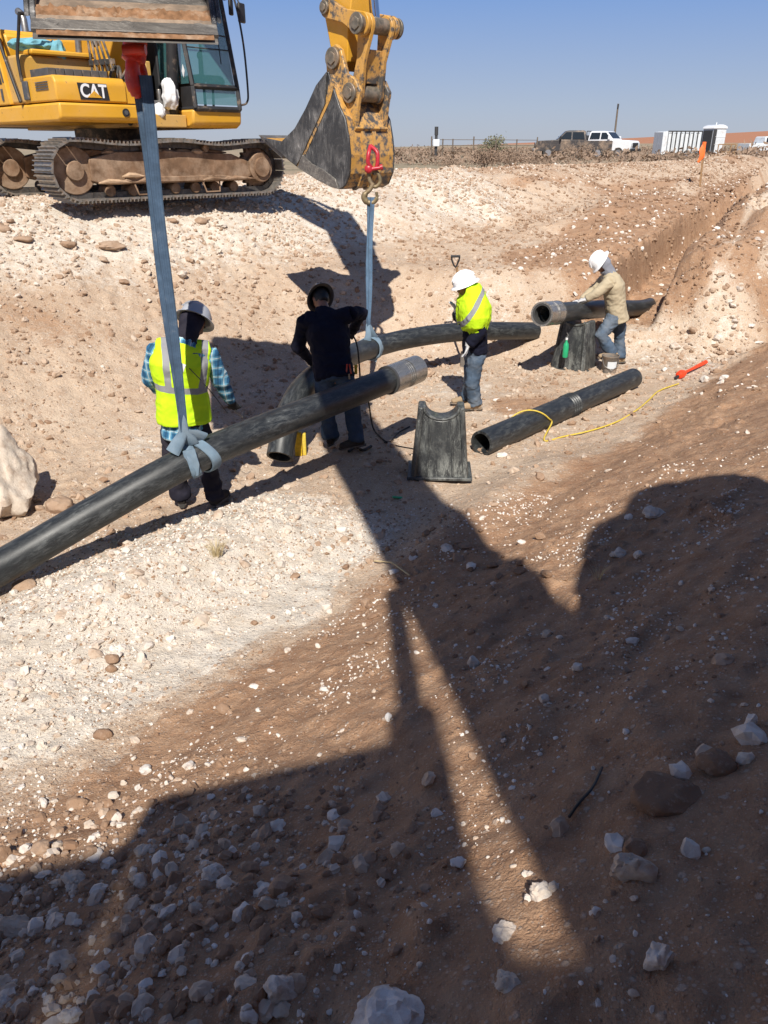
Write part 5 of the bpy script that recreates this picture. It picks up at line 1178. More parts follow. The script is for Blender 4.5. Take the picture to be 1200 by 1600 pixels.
    h = MB(F4); pr = [(.003, .135), (.03, .134), (.06, .125), (.09, .103), (.108, .07), (.117, .03), (.119, .0), (.127, -.006), (.141, -.011), (.150, -.017), (.151, -.023), (.140, -.019), (.118, -.012), (.112, .0), (.10, .07), (.05, .118), (.003, .125)]
    h.lathe(pr, 36, flat=(.94, 1.14)); ho = h.build('hard_hat', outfit['hat'], root, ang=50)
    h = MB(F4)
    for xo in (-.035, 0, .035): h.tube([(xo, y_*.125*1.1, .139*math.sqrt(max(.02, 1-(y_**2)*.83-(xo/.12)**2))) for y_ in (-.95, -.7, -.4, 0, .4, .7, .95)], [(.006, .008)]*7, 8)
    h.build('hat_ridge', outfit['hat'], ho)
    if outfit.get('sticker'):
        for ang_, ma in outfit['sticker']:
            h = MB(F4); d_ = Vector((math.sin(ang_)*.94, math.cos(ang_)*1.14, 0)); p_ = d_*.113+Vector((0, 0, .045)); n_ = (d_.normalized()+Vector((0, 0, .45))).normalized(); h.cyl(p_, p_+n_*.006, .026, seg=16); h.build('sticker', ma, ho)
    # gloves
    for s_ in 'LR':
        e_, w_ = J['el'+s_], J['wr'+s_]; dv = J.get('hd'+s_, w_-e_); gl = mk(); hand_mb(gl, w_, dv, J.get('pn'+s_, face), J.get('cu'+s_, .7)); gl.tube([w_-dv.normalized()*.05, w_+dv.normalized()*.01], [(.038, .038), (.033, .036)], 12)
        solid('glove', gl, .0045, outfit['glove'], root, 0, smooth=2)
    return root
A = at
# worker 1: plaid shirt, lime vest, back to the camera
YW = 6.15
J = dict(hd=A(303, 503, YW+.16), nk=A(291, 527, YW+.03), ch=A(281, 566, YW-.02), pel=A(288, 655, YW), shL=A(246, 545, YW-.02), shR=A(325, 549, YW+.08), elL=A(233, 592, YW+.10), wrL=A(258, 618, YW+.34), elR=A(346, 597, YW+.16), wrR=A(361, 629, YW+.30),
         hipL=A(272, 663, YW), hipR=A(308, 664, YW+.02), knL=A(271, 718, YW+.05), knR=A(324, 724, YW+.02), anL=A(283, 773, YW+.08), anR=A(338, 783, YW-.02), ftL=Vector((-.25, 1, 0)), ftR=Vector((.3, 1, 0)), hdR=Vector((.35, .55, -.75)), cuR=.9)
person('worker in lime vest over blue plaid shirt, back turned, behind the long pipe', J, Vector((.1, 1, 0)).normalized(), Vector((.55, .8, -.25)),
       dict(legs=M['trouser'], boot=M['boot_dark'], top=M['plaid'], hem=.16, vest=-.01, hat=M['hat_grey'], hood=M['trouser'], glove=M['glove_dark'], tilt=.22, folds=.010))
# worker 2: navy sweatshirt, bent over the curved pipe
YW = 7.62
J = dict(hd=A(501, 468, YW+.42), nk=A(508, 486, YW+.26), ch=A(512, 520, YW+.16), pel=A(522, 583, YW), shL=A(478, 500, YW+.20), shR=A(547, 491, YW+.18), elL=A(466, 541, YW+.30), wrL=A(489, 566, YW+.52), elR=A(566, 489, YW+.38), wrR=A(550, 520, YW+.62),
         hipL=A(508, 590, YW), hipR=A(539, 590, YW), knL=A(510, 640, YW+.06), knR=A(551, 642, YW+.02), anL=A(517, 681, YW-.02), anR=A(558, 686, YW-.04), ftL=Vector((-.1, 1, 0)), ftR=Vector((.25, -1, 0)))
J['ftR'] = Vector((-.9, -.5, 0)); J['ftL'] = Vector((.2, 1, 0))
person('worker in dark navy sweatshirt and jeans, back turned, bent over the curved pipe', J, Vector((0, 1, 0)), Vector((-.55, 1, -.55)),
       dict(legs=M['denim_dark'], boot=M['boot_dark'], top=M['navy'], top_name='sweatshirt', hem=.05, girth=1.10, hat=M['hat_dark'], glove=M['glove_dark'], tilt=-.15, folds=.014, sticker=((2.9, M['white']), (3.5, M['white']), (2.2, M['white']))))
# worker 3: lime vest pulled over the head, side on
YW = 9.05
def drape(root, mk, base, sh, ax, hm):
    a = mk(); Y0 = YW
    a.ell(A(731, 453, Y0), (.11, .125, .12), 14, 10); a.tube([A(735, 446, Y0+.0), A(738, 464, Y0), A(741, 482, Y0-.02), A(742, 500, Y0-.05), A(742, 516, Y0-.08)], [(.10, .12), (.155, .20), (.19, .28), (.185, .29), (.14, .24)], 18, up=(1, 0, 0))
    a.tube([A(741, 500, Y0-.06), A(744, 518, Y0-.08), A(741, 531, Y0-.09)], [(.16, .22), (.11, .20), (.03, .10)], 12, up=(1, 0, 0)); a.tube([A(722, 468, Y0+.02), A(717, 495, Y0+.05), A(714, 508, Y0+.07)], [(.05, .09), (.04, .08), (.015, .03)], 10, up=(1, 0, 0))
    def carve(P):
        W_ = P+np.array(base); c = np.array(A(716, 450, Y0-.05)); d = np.linalg.norm((W_-c)*np.array([1, .8, .75]), axis=1); k = np.clip(.10-d, 0, 1); return P+np.stack([k*1.05, k*.55, 0*k], 1)
    def tp(P):
        W_ = P+np.array(base); c = np.array(A(757, 452, Y0-.1)); e = np.array(A(725, 502, Y0-.15)); d = (e-c); L_ = np.linalg.norm(d[[0, 2]]); n = np.array([-d[2], d[0]])/L_
        b1 = np.abs((W_[:, 0]-c[0])*n[0]+(W_[:, 2]-c[2])*n[1])-.026; f = W_[:, 1] < Y0+.02; b2 = np.abs(W_[:, 0]-A(713, 500, Y0)[0])-.018
        return np.where(f, b1, np.where(W_[:, 2] < A(700, 475, Y0)[2], b2, 1))
    solid('draped_vest', a, .0095, M['hivis'], root, .014, 9, 21, 3, tape=tp, sag=carve)
J = dict(hd=A(728, 446, YW), nk=A(737, 466, YW+.01), ch=A(741, 490, YW), pel=A(742, 548, YW), shL=A(745, 482, YW-.17), shR=A(733, 480, YW+.19), elL=A(750, 520, YW-.20), wrL=A(731, 540, YW-.22), elR=A(722, 508, YW+.22), wrR=A(713, 486, YW+.18),
         hipL=A(744, 556, YW-.07), hipR=A(740, 554, YW+.09), knL=A(738, 598, YW-.09), knR=A(735, 594, YW+.10), anL=A(742, 637, YW-.06), anR=A(730, 628, YW+.14), hdL=Vector((-.2, 0, -1)), pnL=Vector((-1, 0, 0)), cuL=.6)
fz = Vector((-1, -.12, 0)).normalized()
person('worker with lime vest draped over head and shoulders under a white hard hat, facing left', J, fz, Vector((-1, -.15, -.5)),
       dict(legs=M['denim'], boot=M['boot_tan'], top=M['navy'], top_name='sweatshirt', hem=.02, hat=M['hat_white'], glove=M['glove'], tilt=.1, drape=drape, sticker=((2.0, M['trouser']), (.4, M['glove_dark']))))
# worker 4: tan jacket, stooping over the supported pipe
YW = 11.2
J = dict(hd=A(939, 411, YW+.0), nk=A(951, 425, YW), ch=A(958, 446, YW), pel=A(963, 489, YW), shL=A(952, 441, YW-.18), shR=A(946, 437, YW+.16), elL=A(931, 459, YW-.22), wrL=A(914, 468, YW-.20), elR=A(925, 455, YW+.15), wrR=A(908, 470, YW-.02),
         hipL=A(961, 496, YW-.08), hipR=A(965, 496, YW+.09), knL=A(939, 524, YW-.20), knR=A(968, 530, YW+.12), anL=A(957, 551, YW-.24), anR=A(968, 562, YW+.0), hdL=Vector((-1, 0, -.25)), hdR=Vector((-1, 0, -.1)), pnL=Vector((0, 0, -1)), pnR=Vector((0, 0, -1)))
person('worker in tan jacket and white hard hat stooping over the sleeved pipe on its stand', J, Vector((-1, -.1, 0)).normalized(), Vector((-.8, -.1, -.9)),
       dict(legs=M['denim'], boot=M['boot_tan'], top=M['tan'], top_name='jacket', hem=.12, girth=1.08, hat=M['hat_white'], hood=M['grey_hood'], glove=M['glove'], tilt=-.25, folds=.010))
# ------------------------------------------------------------------ small things on the site
def crumple(name, c, r, mat, parent, seed=1, amp=.35):
    bm = bmesh.new(); bmesh.ops.create_icosphere(bm, subdivisions=4, radius=1)
    P = np.array([v.co[:] for v in bm.verts]); d = (1-2*np.abs(fbm(P[:, 0]*.9, P[:, 1]*.9, P[:, 2]*.9, seed=seed, oct=3)))*amp; P = P*(1+d[:, None]-amp*.5)*np.array(r)+np.array(c)
    for v, p in zip(bm.verts, P): v.co = p
    me = bpy.data.meshes.new(name); bm.to_mesh(me); bm.free(); me.polygons.foreach_set('use_smooth', [True]*len(me.polygons)); me.set_sharp_from_angle(angle=R(45)); me.materials.append(M[mat]); return link(name, me, parent)
hw = lambda x, y, z: Vector(EX1)+(Mh1 @ Vector((x, y, z)))
p = hw(1.62, .24, 1.50); o = crumple('sack', (0, 0, 0), (.13, .12, .20), 'white_bag', None, 3, .42); o.location = p; tag(o, 'crumpled white sack lying on the excavator deck beside the cab', 'sack')
p = hw(1.70, -.02, 1.25); o = crumple('sack', (0, 0, 0), (.09, .08, .11), 'white_bag', None, 5, .42); o.location = p; tag(o, 'smaller white sack bulging out low beside the tall sling on the excavator deck', 'sack')
p = hw(.50, -1.30, 2.12); o = crumple('cloth', (0, 0, 0), (.30, .22, .09), 'blue_cloth', None, 8, .5); o.location = p; o.rotation_euler = (0, 0, fw1+R(90)); tag(o, 'turquoise cloth thrown over the tank of the far excavator', 'cloth')
g_ = crumple('cloth_tail', (0, 0, 0), (.14, .11, .2), 'blue_cloth', None, 9, .4); g_.parent = o; g_.location = (.28, -.16, -.12)
# shovel
b = thing('shovel', 'shovel with a D handle standing upright in the ground behind the worker draped in lime', 'shovel')
Ys = 11.1; t0 = A(712, 398, Ys); gb = gz(t0.x+.22, Ys); b0 = Vector((t0.x+.24, Ys, gb)); t0 = Vector((t0.x, Ys, min(t0.z, gb+1.55)))
dv = (b0-t0).normalized()
m = MB(); m.tube([t0+dv*.14, b0-dv*.2], .017, 10); m.build('shaft', M['wood'], b)
m = MB(); m.tube([t0+Vector((-.055, 0, 0)), t0+Vector((-.05, 0, -.05)), t0+Vector((-.02, 0, -.12)), t0+dv*.16], .012, 8); m.tube([t0+Vector((.055, 0, 0)), t0+Vector((.05, 0, -.05)), t0+Vector((.02, 0, -.12)), t0+dv*.16], .012, 8); m.tube([t0+Vector((-.065, 0, 0)), t0+Vector((.065, 0, 0))], .017, 10); m.build('handle', M['black'], b)
m = MB(); m.box(b0-dv*.08, (.2, .02, .30)); m.cyl(b0-dv*.35, b0-dv*.18, .02, seg=10); m.build('blade', M['steel'], b, bevel=.008)
# pail
pp = G(951, 582); m = thing('pail', 'small dusty grey pail by the boots of the stooping worker', 'pail', pp)
a = MB(); a.lathe([(.003, .0), (.10, .0), (.118, .23), (.124, .235), (.124, .25), (.116, .25), (.10, .02), (.003, .02)], 24); a.build('pail_body', M['pail'], m, ang=50)
a = MB(); a.lathe([(.113, .08), (.1185, .185)], 24); a2 = MB(); 
vs = [((.1135+.006*k)*math.cos(R(-120+6*i)), (.1135+.006*k)*math.sin(R(-120+6*i)), .08+.10*k) for k in (0, 1) for i in range(12)]; a2.add(vs, [(i, i+1, 13+i, 12+i) for i in range(11)]); a2.build('pail_label', M['panel_white'], m)
a = MB(); a.tube([(.12, 0, .22), (.10, -.09, .12), (.0, -.14, .07), (-.10, -.09, .12), (-.12, 0, .22)], .004, 6); a.build('pail_handle', M['steel'], m)
# green bottle hung on the stand
Yb = 10.78; bt = at(884, 545, Yb); m = thing('bottle', 'green plastic bottle hanging on the front of the stand under the sleeved pipe', 'bottle', bt)
a = MB(); a.lathe([(.003, -.12), (.036, -.12), (.04, -.10), (.04, .03), (.034, .07), (.014, .10), (.014, .13), (.003, .13)], 20); ob_ = a.build('bottle_body', M['green'], m, ang=50)
a = MB(); a.lathe([(.003, .128), (.017, .128), (.017, .155), (.003, .155)], 14); a.build('cap', M['white'], m); a = MB(); a.tube([(0, 0, .15), (.02, .01, .19), (0, .03, .22)], .004, 6); a.build('loop', M['steel'], m)
# orange-red handled tool
p0, p1 = G(1066, 590), G(1102, 571); p0.z += .06; p1.z += .05; dd = (p1-p0).normalized(); m = thing('hand_tool', 'bright orange-red handled tool lying on the slope right of the loose pipe', 'tool')
a = MB(); a.tube([p0, p0.lerp(p1, .3), p0.lerp(p1, .75), p1], [.022, .018, .026, .03], 12); a.build('handle', M['tool_red'], m)
a = MB(); a.tube([p0+dd*.03, p0-dd*.04, p0-dd*.11, p0-dd*.13], [.04, .06, .05, .02], 14); a.build('tool_head', M['tool_red'], m); a = MB(); a.tube([p0-dd*.10, p0-dd*.2+Vector((0, 0, -.03))], .02, 8); a.build('tool_tip', M['black'], m)
# yellow cord
sdv = dd_l.cross(Vector((0, 0, 1))).normalized(); upv = sdv.cross(dd_l); pts = [G(762, 672)+Vector((0, 0, .012)), G(775, 668)+Vector((0, 0, .012))]
for k in range(9):
    an = R(190-25*k); pts.append(la.lerp(lb, .19+.018*k)+sdv*(.15*math.cos(an))+upv*(.15*math.sin(an)))
pts += [G(u, v)+Vector((0, 0, .014)) for u, v in ((850, 690), (880, 684), (925, 674), (965, 660), (995, 642), (1012, 628), (1030, 612), (1060, 601))]
o = MB().tube(bez(pts, 6), .009, 6).build('cord', M['rope'], None); tag(o, 'yellow cord looped over the loose pipe and trailing up the slope', 'cord')
# power cable of the man in navy
m = MB(); cp = [at(545, 524, 7.9), at(553, 527, 7.85), at(559, 545, 7.8), at(562, 580, 7.75), at(564, 605, 7.7), at(575, 625, 7.9), at(580, 655, 8.0)]
e = [G(584, 672), G(592, 682), G(604, 692), G(612, 690), G(622, 678), G(640, 668)]
o = m.tube(bez(cp+[p+Vector((0, 0, .012)) for p in e], 6), .009, 6).build('cable', M['cable'], None); tag(o, 'black power cable looping down beside the worker in navy onto the ground', 'cable')
pg = [G(545, 708), G(556, 700), G(566, 706), G(580, 700)]
o = MB().tube(bez([p+Vector((0, 0, .02)) for p in pg], 6), .016, 8).build('cable', M['cable'], None); tag(o, 'thick black lead coiled on the ground by the boots of the worker in navy', 'cable')
pg = [G(640, 712), G(662, 706), G(630, 700), G(600, 693)]
o = MB().tube(bez([p+Vector((0, 0, .012)) for p in pg], 6), .006, 6).build('cable', M['cable'], None); tag(o, 'thin dark cord on the ground between the navy worker and the empty stand', 'cable')
# yellow level and tag by the curved pipe
p = G(467, 712); m = thing('marker_post', 'short yellow plastic marker standing under the long pipe beside the curved pipe end', 'marker', p)
a = MB(); a.box((0, 0, .13), (.075, .05, .26)); a.build('marker_body', M['yellow_tool'], m, bevel=.01); a = MB(); a.box((.06, .02, .12), (.04, .05, .24)); a.build('marker_back', M['rope'], m, bevel=.008)
o = MB().box(at(556, 577, 7.7), (.03, .03, .10)).build('tape_measure', M['yellow_tool'], None, bevel=.006); tag(o, 'yellow tool clipped at the hip of the worker in navy', 'tool')
m = thing('pliers', 'red handled pliers in the back pocket of the worker in navy', 'pliers'); a = MB()
for k in (-.012, .012): a.tube([at(544, 569, 7.50)+Vector((k, 0, 0)), at(545, 584, 7.50)+Vector((k*2, 0, 0))], .007, 8)
a.build('grips', M['red'], m); a = MB(); a.tube([at(545, 584, 7.50), at(546, 592, 7.52)], .009, 8); a.build('jaws', M['steel'], m)
o = MB().tube([at(351, 620, 6.42), at(365, 640, 6.50), at(379, 652, 6.6)], .007, 6).build('hand_rod', M['steel'], None); tag(o, 'thin steel rod held out in the right hand of the worker in plaid', 'rod')
# lanyard on worker 1
o = MB().tube(bez([at(286, 566, 6.0), at(310, 590, 5.97), at(332, 615, 5.99), at(355, 645, 6.3)], 6), .004, 6).build('lanyard', M['cable'], None); tag(o, 'thin dark cord hanging across the back of the lime vest', 'cord')
# green crayon, black stick
p = G(622, 779); o = MB().tube([p+Vector((-.05, .0, .015)), p+Vector((.05, -.02, .015))], .011, 10).build('marker_pen', M['green'], None); tag(o, 'small green marker pen lying in the shade below the empty stand', 'pen')
pg = [G(940, 1204), G(925, 1235), G(905, 1258), G(888, 1282)]; o = MB().tube(bez([q+Vector((0, 0, .012)) for q in pg], 5), .0045, 6).build('stick', M['cable'], None); tag(o, 'thin black stick lying in the shade left of the large maroon rock', 'stick')
o = MB().tube([G(585, 880)+Vector((0, 0, .02)), G(612, 884)+Vector((0, 0, .03)), G(640, 903)+Vector((0, 0, .02))], .006, 6).build('stick', M['straw'], None); tag(o, 'pale straw stem on the ground at the top of the lit sliver', 'stick')
# survey lathe with flagging
sb = G(1094, 292, 80); tb_ = at(1100, 228, sb.y); m = thing('survey_stake', 'wooden survey stake with orange flagging on the spoil bank', 'stake', sb)
a = MB(); a.tube([(0, 0, -.1), (tb_.x-sb.x, 0, tb_.z-sb.z)], [(.035, .02)]*2, 4); a.build('stake', M['wood'], m)
top = tb_-sb; a = MB(); a.tube([top+Vector((0, 0, .05)), top+Vector((-.05, -.03, -.12)), top+Vector((-.02, -.04, -.3)), top+Vector((-.12, -.03, -.48))], [(.05, .012), (.10, .015), (.08, .015), (.03, .01)], 8, up=(1, 0, 0)); a.tube([top+Vector((0, 0, .12)), top+Vector((0, 0, -.1))], [(.06, .03)]*2, 6); a.build('flagging', M['orange'], m)
# dry grass tufts
def tuft(u, v, n, h, label, mat='straw', Y=None):
    p = G(u, v) if Y is None else Vector((at(u, v, Y).x, Y, gz(at(u, v, Y).x, Y))); rs = random.Random(int(u)); a = MB()
    for k in range(n):
        an = rs.uniform(0, 6.28); l = h*rs.uniform(.5, 1); o_ = Vector((math.cos(an), math.sin(an), 0)); r_ = h*.25*rs.random()
        a.tube([o_*r_, o_*(r_+l*.2)+Vector((0, 0, l*.6)), o_*(r_+l*.55)+Vector((0, 0, l))], [h*.012, h*.009, h*.002], 3, caps=False)
    o = a.build('grass_tuft', M[mat], None); o.location = p; return tag(o, label, 'grass tuft')
tuft(338, 868, 60, .16, 'dry straw grass tuft at the edge of the long pipe shadow')
tuft(935, 905, 16, .12, 'wispy dry weed on the shaded toe of the bank')

# ------------------------------------------------------------------ background
def gpt(u, Y): x = at(u, 240, Y).x; return Vector((x, Y, gz(x, Y)))
def bush(loc, w, h, n, mat, name, label, cat, group=None, stem=True):
    root = thing(name, label, cat, loc, 0, group); rs = np.random.RandomState(int(abs(loc[0]*31+loc[1]*7)) % 9999)
    st = MB(); cl = []
    for k in range(9 if stem else 6):
        an = rs.rand()*6.28; e = Vector((math.cos(an)*w*.38*rs.rand(), math.sin(an)*w*.3*rs.rand(), h*(.45+.45*rs.rand()))); st.tube([Vector((0, 0, 0)), e*.5+Vector((0, 0, h*.05)), e], [h*.022, h*.015, h*.005], 5); cl.append(e)
    st.build('stems', M['post_wood'], root)
    vs, fs = [], []
    for k in range(n):
        c = cl[rs.randint(len(cl))]; q = np.array(c)+rs.randn(3)*np.array([w*.13, w*.13, h*.13]); q[2] = max(q[2], .03*h)
        a_, b_ = rs.randn(3), rs.randn(3); s_ = h*.045*(.5+rs.rand()); a_ *= s_/np.linalg.norm(a_); b_ *= s_*.6/np.linalg.norm(b_); o_ = len(vs); vs += [tuple(q-a_), tuple(q+b_), tuple(q+a_), tuple(q-b_)]; fs.append((o_, o_+1, o_+2, o_+3))
    a = MB(); a.add(vs, fs); a.build('foliage', M[mat], root); return root
bush(gpt(768, 62), 2.2, 1.45, 1700, 'leaf', 'mesquite_tree', 'single rounded green desert tree standing out on the horizon', 'tree')
for u, Y, w, h, l in ((757, 31, 1.7, .8, 'grey dry brush clump just over the bank crest, left of two'), (796, 33, 2.6, .75, 'wider grey dry brush clump right of its neighbour over the crest'), (712, 34, 2.0, .45, 'low brush behind the middle of the bank crest'), (830, 36, 2.2, .5, 'low brush in front of the dark pickup'), (905, 60, 2.8, .9, 'yellow-grey bush between the pickup and the white truck')):
    bush(gpt(u, Y), w, h, 1500, 'brush', 'dry_bush', l, 'bush')
rs = np.random.RandomState(9)
sv, sf = [], []
for k in range(2600):                                                       # scrub nobody could count
    Yk = 45+260*rs.rand()**1.4; x = (rs.rand()*1.15-.05)*Yk*.62
    if x < 0: continue
    z = gz(x, Yk); hh = (.25+.5*rs.rand())*(1 if Yk < 120 else 1.5)
    for j in range(16):
        q = np.array([x, Yk, z+hh*.4])+rs.randn(3)*np.array([hh*.55, hh*.55, hh*.28]); a1, b1 = rs.randn(3), rs.randn(3); a1 *= hh*.22/np.linalg.norm(a1); b1 *= hh*.12/np.linalg.norm(b1); o_ = len(sv); sv += [tuple(q-a1), tuple(q+b1), tuple(q+a1), tuple(q-b1)]; sf.append((o_, o_+1, o_+2, o_+3))
a = MB(); a.add(sv, sf); o = a.build('scrub', M['brush'], None); tag(o, 'low dry scrub dotting the plain behind the works', 'scrub', kind='stuff')
# wire fence with steel posts
fn = thing('wire_fence', 'thin wire fence with dark posts on the plain left of the pickup', 'fence')
fp = [(674, 58), (691, 58), (707, 58), (739, 58), (774, 58), (806, 60), (838, 62)]; tops = []
for i, (u, Y) in enumerate(fp):
    g0 = gpt(u, Y); a = MB(); hgt = 1.35 if i % 3 else 1.5; a.tube([g0, g0+Vector((.02*(i % 2), 0, hgt))], .045, 8); a.build('post', M['post_wood'], fn); tops.append((g0, hgt))
a = MB()
for k in (.25, .6, .95, 1.3):
    for i in range(len(tops)-1): a.tube([tops[i][0]+Vector((0, 0, k)), tops[i+1][0]+Vector((0, 0, k))], .018, 4)
a.build('wire', M['post_wood'], fn)
g0 = gpt(681, 56); m = thing('meter_post', 'dark post carrying a small pale grey box beside the fence', 'post', g0)
a = MB(); a.cyl((0, 0, 0), (0, 0, 2.0), .09, seg=12); a.cyl((0, 0, 1.55), (0, 0, 2.05), .12, seg=12); a.build('post', M['cage'], m); a = MB(); a.box((0, -.14, 1.1), (.42, .16, .42)); a.build('meter_box', M['panel_white'], m, bevel=.02)
g0 = gpt(957, 105); m = thing('utility_pole', 'tall bare wooden utility pole rising behind the white truck', 'pole', g0)
a = MB(); a.cyl((0, 0, 0), (0, 0, at(957, 162, 105).z-g0.z), .14, .10, 12); a.build('pole', M['post_wood'], m); a = MB(); a.cyl((0, -.16, 5.2), (0, -.16, 5.6), .08, seg=8); a.build('insulator', M['cage'], m)
def wheel(mb_t, mb_r, c, r=.40, w=.26):
    mb_t.cyl((c[0], c[1]-w/2, c[2]), (c[0], c[1]+w/2, c[2]), r, seg=24)
    for s_ in (-1, 1): mb_r.cyl((c[0], c[1]+s_*w*.5, c[2]), (c[0], c[1]+s_*(w*.5+.012), c[2]), r*.58, seg=20)
def pickup(loc, rz, mat, label, flat=False, name='pickup_truck'):
    r = thing(name, label, 'truck', loc, rz)                         # nose towards +X
    W_ = .98
    a = MB(); low = [(-2.9, .55), (2.75, .55), (2.85, .72), (2.85, 1.12), (2.70, 1.26), (1.30, 1.34), (-.95, 1.34), (-.95, 1.28), (-2.9, 1.28)] if not flat else [(-.95, .55), (2.75, .55), (2.85, .72), (2.85, 1.16), (2.70, 1.32), (1.30, 1.40), (-.95, 1.40)]
    a.prism(low, -W_, W_); bd = a.build('body', mat, r, bevel=.06)
    a = MB(); zt = 1.98 if not flat else 2.05; z0 = 1.30 if not flat else 1.37
    cabp = [(-.95, z0), (1.32, z0), (.62, zt-.04), (.35, zt), (-.70, zt), (-.86, zt-.06)]
    n = len(cabp); vs = [(p[0], s_*(W_-.02 if p[1] < z0+.1 else W_-.16), p[1]) for s_ in (-1, 1) for p in cabp]; a.add(vs, [tuple(range(n)), tuple(range(n, 2*n))[::-1]]+[(i, i+n, (i+1) % n+n, (i+1) % n) for i in range(n)]); a.build('cab', mat, r, bevel=.05)
    gl = []
    zc = (z0+zt)/2
    def pane(vs_, nm): b = MB(); b.add(vs_+[(v[0], v[1], v[2]) for v in vs_], [(0, 1, 2, 3)]); b = MB(); b.add(vs_, [(0, 1, 2, 3)]); b.build(nm, M['veh_glass'], r)
    pane([(1.24, -W_+.16, z0+.07), (1.24, W_-.16, z0+.07), (.70, W_-.24, zt-.08), (.70, -W_+.24, zt-.08)], 'windscreen')
    for s_ in (-1, 1):
        pane([(.20, s_*(W_+.0), z0+.08), (1.08, s_*(W_+.0), z0+.08), (.60, s_*(W_-.11), zt-.12), (.20, s_*(W_-.11), zt-.12)], 'side_window'); pane([(-.80, s_*(W_+.0), z0+.08), (.10, s_*(W_+.0), z0+.08), (.10, s_*(W_-.11), zt-.12), (-.70, s_*(W_-.11), zt-.12)], 'side_window')
        b = MB(); b.box((1.0, s_*(W_+.16), z0+.16), (.14, .22, .26)); b.build('mirror', M['black'] if not flat else mat, r, bevel=.03)
        b = MB(); b.box((2.83, s_*.72, 1.02), (.06, .34, .26)); b.build('headlight', M['panel_white'], r, bevel=.02)
    b = MB(); b.box((2.865, 0, .98), (.05, 1.1, .36)); b.build('grille', M['black'], r, bevel=.02); b = MB(); b.box((2.93, 0, .62), (.16, 1.95, .22)); b.build('bumper', M['steel'] if not flat else M['black'], r, bevel=.04)
    for x_ in (1.85, -1.85):
        for s_ in (-1, 1):
            a = MB(); c_ = MB(); wheel(a, c_, (x_, s_*(W_-.12), .42)); w_ = a.build('wheel', M['tyre'], r, bevel=.02); c_.build('rim', M['rim'], w_)
    if flat:
        b = MB(); b.b2(-3.3, -1.0, -1.1, 1.1, 1.0, 1.14); b.b2(-3.2, -1.0, -.45, .45, .7, 1.0); fb_ = b.build('flatbed', M['cage'], r, bevel=.02)
        b = MB()
        for y_ in (-1.0, -.35, .35, 1.0): b.tube([(-1.06, y_, 1.1), (-1.06, y_, 2.05)], .03, 6)
        b.tube([(-1.06, -1.0, 2.05), (-1.06, 1.0, 2.05)], .03, 6); b.build('headache_rack', M['cage'], fb_)
        b = MB(); b.b2(-2.9, -1.3, -.9, -.3, 1.14, 1.6); b.b2(-2.2, -1.4, .1, .9, 1.14, 1.75); b.build('tool_box', M['cage'], fb_, bevel=.03)
    return r
g0 = gpt(893, 66); pickup(g0, R(172), M['dark_truck'], 'dark dusty pickup parked side-on on the plain, furthest left vehicle')
g0 = gpt(940, 72); pickup(g0, R(-38), M['white'], 'white flatbed work truck parked facing right beside the dark pickup', True, 'flatbed_truck')
# far silver car at the right edge
g0 = gpt(1194, 95); pickup(g0, R(15), M['panel_white'], 'small pale vehicle far off, cut by the right picture edge', False)
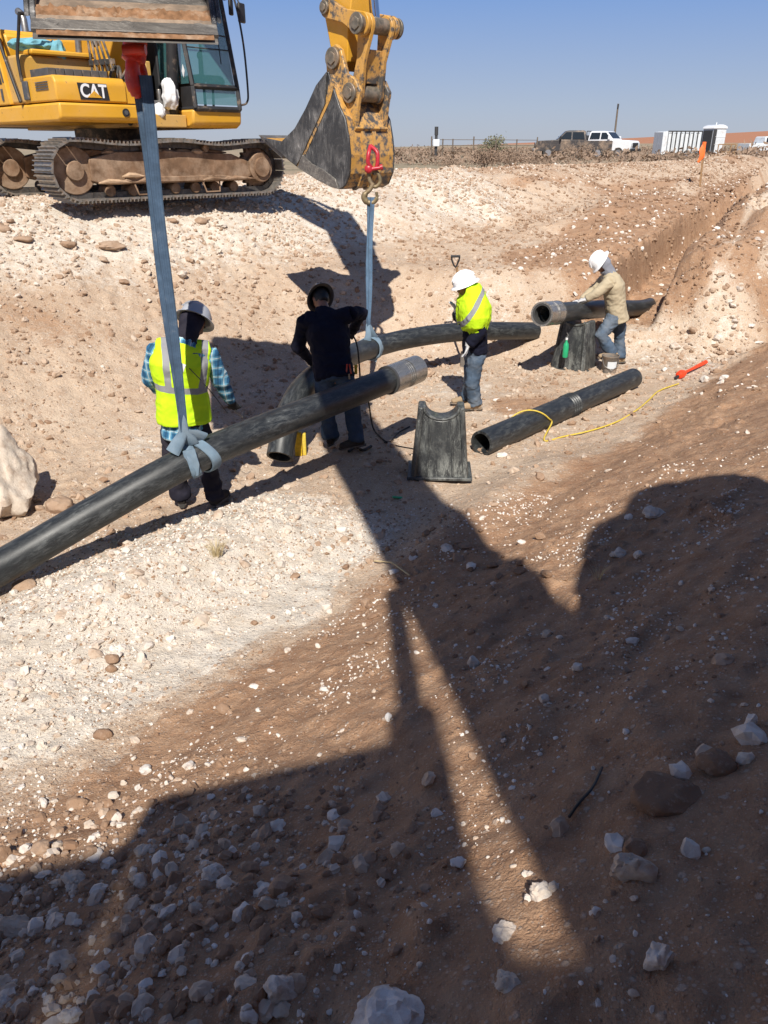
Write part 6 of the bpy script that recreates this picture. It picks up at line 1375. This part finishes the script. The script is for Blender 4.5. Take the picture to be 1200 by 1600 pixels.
# slatted cage trailer with white lining
g0 = gpt(1072, 76); r = thing('cage_trailer', 'long livestock style trailer with dark upright bars over pale panels', 'trailer', g0, R(6)); L2 = 2.35; h0, h1 = .35, 2.05
a = MB(); a.b2(-L2-.05, L2, -.9, .9, .25, .38); a.build('trailer_floor', M['cage'], r)
a = MB(); a.b2(-L2-.45, -L2, -.95, .95, .25, 2.05); a.prism([(-L2-.45, 2.05), (-L2, 2.05), (-L2, 2.12)], -.95, .95); a.build('nose_panel', M['panel_white'], r, bevel=.05)
for i in range(9):
    a = MB(); x0 = -L2+.12+i*.50; a.b2(x0, x0+.30, -.84, -.80, .4, 1.98); a.build('side_panel', M['panel_white'], r)
for i in range(13):
    a = MB(); x0 = -L2+i*(2*L2/12); a.b2(x0-.04, x0+.04, -.93, -.86, .3, 2.1); a.build('upright', M['cage'], r)
for z_ in (.32, 2.1): a = MB(); a.b2(-L2, L2, -.95, -.87, z_-.05, z_+.05); a.build('rail', M['cage'], r)
a = MB()
for z_ in (.7, 1.05, 1.4, 1.75): a.b2(L2-.45, L2, -.99, -.95, z_-.04, z_+.04)
a.build('ladder', M['panel_white'], r)
a = MB(); a.b2(-L2, L2, .86, .9, .35, 2.08); a.build('back_panel', M['panel_white'], r)
for x_ in (-.4, .5):
    a = MB(); c_ = MB(); wheel(a, c_, (x_, -.8, .3), .3, .2); w_ = a.build('wheel', M['tyre'], r); c_.build('rim', M['rim'], w_)
g0 = gpt(1111, 64); m = thing('portable_toilet', 'grey portable toilet with a white domed roof beside the cage trailer', 'portable toilet', g0, R(20))
a = MB(); a.b2(-.58, .58, -.58, .58, .05, 2.05); bb_ = a.build('cabin', M['panel_white'], m, bevel=.04); a = MB(); a.b2(-.61, -.585, -.48, .48, .12, 1.95); a.b2(-.60, -.3, -.60, -.585, .1, 2.0); a.build('door', M['cage'], m)
a = MB(); a.prism([(-.64, 2.052), (.64, 2.052), (.56, 2.22), (.2, 2.32), (-.2, 2.32), (-.56, 2.22)], -.64, .64); a.build('roof', M['white'], m, bevel=.03); a = MB(); a.cyl((.4, .4, 2.2), (.4, .4, 2.5), .05, seg=10); a.build('vent_pipe', M['panel_white'], m)
for z_ in (.55, 1.0, 1.5): a = MB(); a.b2(-.4, .55, -.60, -.582, z_, z_+.03); a.build('moulding', M['white'], bb_)
g0 = gpt(1134, 60); m = thing('pipe_rack', 'low rusty steel rack standing right of the portable toilet', 'rack', g0); a = MB()
for x_ in (-.45, .45):
    for y_ in (-.4, .4): a.tube([(x_, y_, 0), (x_, y_, 1.0)], .04, 6)
a.build('uprights', M['wood'], m); a = MB()
for z_ in (.5, 1.0):
    for y_ in (-.4, .4): a.tube([(-.45, y_, z_), (.45, y_, z_)], .035, 6)
a.build('cross_bars', M['wood'], m)
